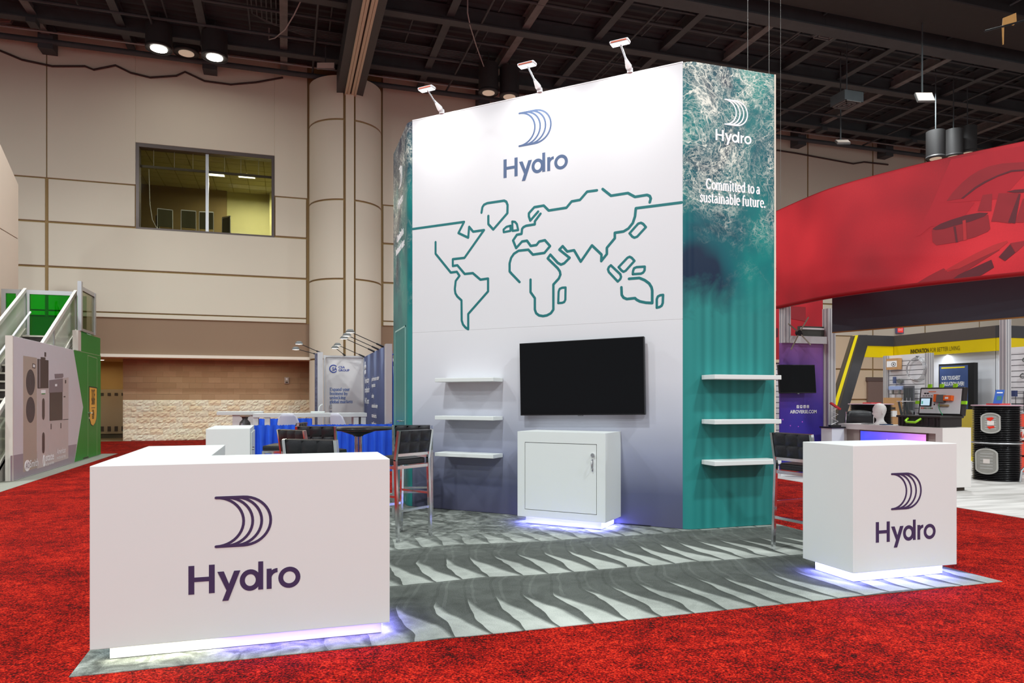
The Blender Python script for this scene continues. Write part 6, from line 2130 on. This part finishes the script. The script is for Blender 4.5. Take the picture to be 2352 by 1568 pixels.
t = thing('zigzag_stand', 'small red and white zigzag wire stand beside the silver post', 'stand', tuple((9.178, 10.318, 0.942)))
o = Vector((9.178, 10.318, 0.942))
MB().tube([o + e1 * a + Vector((0, 0, b_)) for a, b_ in ((-.05, 0), (.07, .06), (-.05, .12), (.07, .18), (-.05, .24), (.09, .30))], .008, 6).build('wire', WHITE_METAL, t)
MB().bar(o + e1 * -.06 + Vector((0, 0, .38)), o + e1 * .1 + Vector((0, 0, .27)), .08, .03).build('red_top', mat('red_paper', (214, 60, 60)), t)
MB().bar(o + e1 * -.08 + Vector((0, 0, -.02)), o + e1 * .1 + Vector((0, 0, -.02)), .1, .03).build('base', BLACK, t)

# ---------------------------------------------------------------- yellow and charcoal booth farther back
yb_ = thing('booth_canopy', 'charcoal and yellow booth canopy with a slanted leg, behind the counter', 'canopy', (15, 14, 0))
CHAR = mat('charcoal_gloss', (62, 60, 62), .35, var=.05)
YEL = mat('signal_yellow', (226, 196, 0), .4, var=.03)
YEL2 = mat('bright_yellow_line', (250, 226, 20), .4)
BRZ = mat('bronze_strip', (92, 82, 68), .4, .3)
FY = frame((0, 15.05, 0), (1, 0, 0))
MB().box((14.2, 15.05, 2.775), (15.4, 15.15, 3.05)).build('header_board', CHAR, yb_)
MB().box((14.3, 15.06, 2.48), (15.4, 15.14, 2.775)).build('yellow_board', YEL, yb_)
MB().box((15.3, 12.2, 2.775), (15.4, 15.05, 3.05)).build('header_board', mat('warm_charcoal', (82, 74, 70), .35), yb_)
MB().box((15.31, 12.2, 2.48), (15.39, 15.05, 2.775)).build('yellow_board', YEL, yb_)
MB().box((15.3, 12.1, 2.775), (19, 12.2, 3.05)).build('header_board', CHAR, yb_)
MB().box((15.31, 12.11, 2.48), (19, 12.19, 2.775)).build('yellow_board', YEL, yb_)
FZ = frame((15.31, 0, 0), (0, -1, 0))
(ya, za), (yb1, z1), (yb2, z2) = [(14.51, 2.596), (13.961, 2.584), (13.099, 2.581)]
text('INNOVATION', FZ, -ya, 2.555, ya - yb1, .15, .02, d1=.01).build('lettering', DARK_INK, yb_)
text('FOR BETTER LIVING', FZ, -yb1 + .04, 2.555, yb1 - yb2 - .04, .15, -.005, d1=.01).build('lettering', mat('olive_ink', (96, 84, 20), .5), yb_)
# slanted leg, in strips
for nm, m, pts, d0 in (('leg_edge', BRZ, [(14.0, 3.02), (14.215, 3.048), (13.538, 1.032), (13.239, 1.033)], .0), ('leg_line', YEL2, [(14.055, 3.033), (14.139, 3.041), (13.402, 1.032), (13.293, 1.033)], .01), ('leg_face', CHAR, [(14.201, 3.048), (14.44, 3.054), (14.44, 2.76), (13.799, 1.03), (13.511, 1.032)], .005)):
    # carry the slant on down to the floor
    (xa_, za_), (xb_, zb_) = pts[0], pts[-1]
    k = (za_ - zb_)
    lo = [(p[0] + (p[0] - o_[0]) / max(.2, (o_[1] - p[1])) * (p[1] - .01), .01) for p, o_ in ((pts[-2], pts[-3]), (pts[-1], pts[0]))]
    MB().poly(pts[:-2] + lo, FY, -.25 if nm == 'leg_face' else -.1, d0).build(nm, m, yb_)
lw = mat('light_wall_white', (220, 222, 228), .5, var=.02)
MB().box((15.5, 12.35, 0), (15.56, 15.0, 2.6)).build('back_wall', lw, yb_)
MB().box((15.5, 12.3, 0), (19, 12.36, 2.6)).build('back_wall', lw, yb_)
area('canopy_light', (15.42, 13.6, 2.46), .06, 16, (.86, .93, 1), (15.5, 13.6, 0), sy=2.6)
t = thing('poster_totem', 'black-framed navy poster totem with white headline in the yellow booth', 'sign', (15.0, 12.9, 0))
(ya, za), (yb1, z1), (yc1, zc1) = [(13.378, 2.174), (12.627, 2.162), (12.479, 2.166)]
MB().box((15.0, yc1, .0), (15.12, ya + .03, za + .05)).build('housing', BLACK, t)
MB().box((14.995, yb1, .5), (15.0, ya, za)).build('poster', mat('poster_navy', (64, 84, 132), .4, var=.4, scale=1.6), t)
fp = frame((14.995, 0, 0), (0, -1, 0))
text('OUR TOUGHEST', fp, -ya + .06, za - .33, .50, .13, .02, d1=.006).build('lettering', WHITE_INK, t)
text('INSULATION EVER!', fp, -ya + .06, za - .47, .60, .13, .02, d1=.006).build('lettering', WHITE_INK, t)
MB().box((14.992, yb1 + .08, za - .06), (14.995, ya - .05, za - .03)).build('yellow_rule', YEL2, t)
q = MB()
for k in range(5):
    q.stroke([(-ya + .05 + .02 * k, za - .6 - .08 * k), (-yb1 - .03, za - 1.25 - .05 * k)], .014, fp, 0, .004, caps=False)
q.build('light_streak', mat('streak_white', (190, 204, 230), .5), t)
t = thing('plinth_box', 'yellow box plinth at the foot of the navy poster', 'plinth', (14.8, 12.4, 0))
MB().box((14.7, 12.2, 0), (14.95, 12.85, 1.15)).build('body', mat('dull_yellow', (206, 180, 70), .5), t)
MB().box((14.69, 12.19, .0), (14.96, 12.86, .1)).build('kick_plate', YEL2, t)
# far wall fittings
t = thing('exit_sign', 'small red exit sign on the tan wall under the black header', 'sign', tuple((25.691, 24.9, 4.414)))
x, _, z = (25.691, 24.9, 4.414)
MB().box((x - .2, 24.9, z - .16), (x + .2, 24.98, z + .16)).build('housing', mat('exit_grey_blue', (110, 110, 150), .5), t)
MB().box((x - .15, 24.89, z - .12), (x + .15, 24.9, z + .12)).build('face', mat('exit_red', (240, 60, 50), .5, emit=.5), t)
text('EXIT', frame((x - .12, 24.885, z - .05), (1, 0, 0)), 0, 0, .24, .13, .01).build('lettering', WHITE_INK, t)
xa, xb = (23.937, 24.9, 1.681)[0], (24.736, 24.9, 1.684)[0]
dd = MB().box((xa, 24.9, 0), (xb + .2, 24.99, 2.15)).build('door_2', mat('brown_grey_door', (128, 108, 98), .5, var=.03), kind='structure')
MB().box((xa - .05, 24.88, 2.15), (xb + .2, 24.99, 2.32)).build('door_head', mat('dark_door_head', (100, 84, 78), .5), dd)
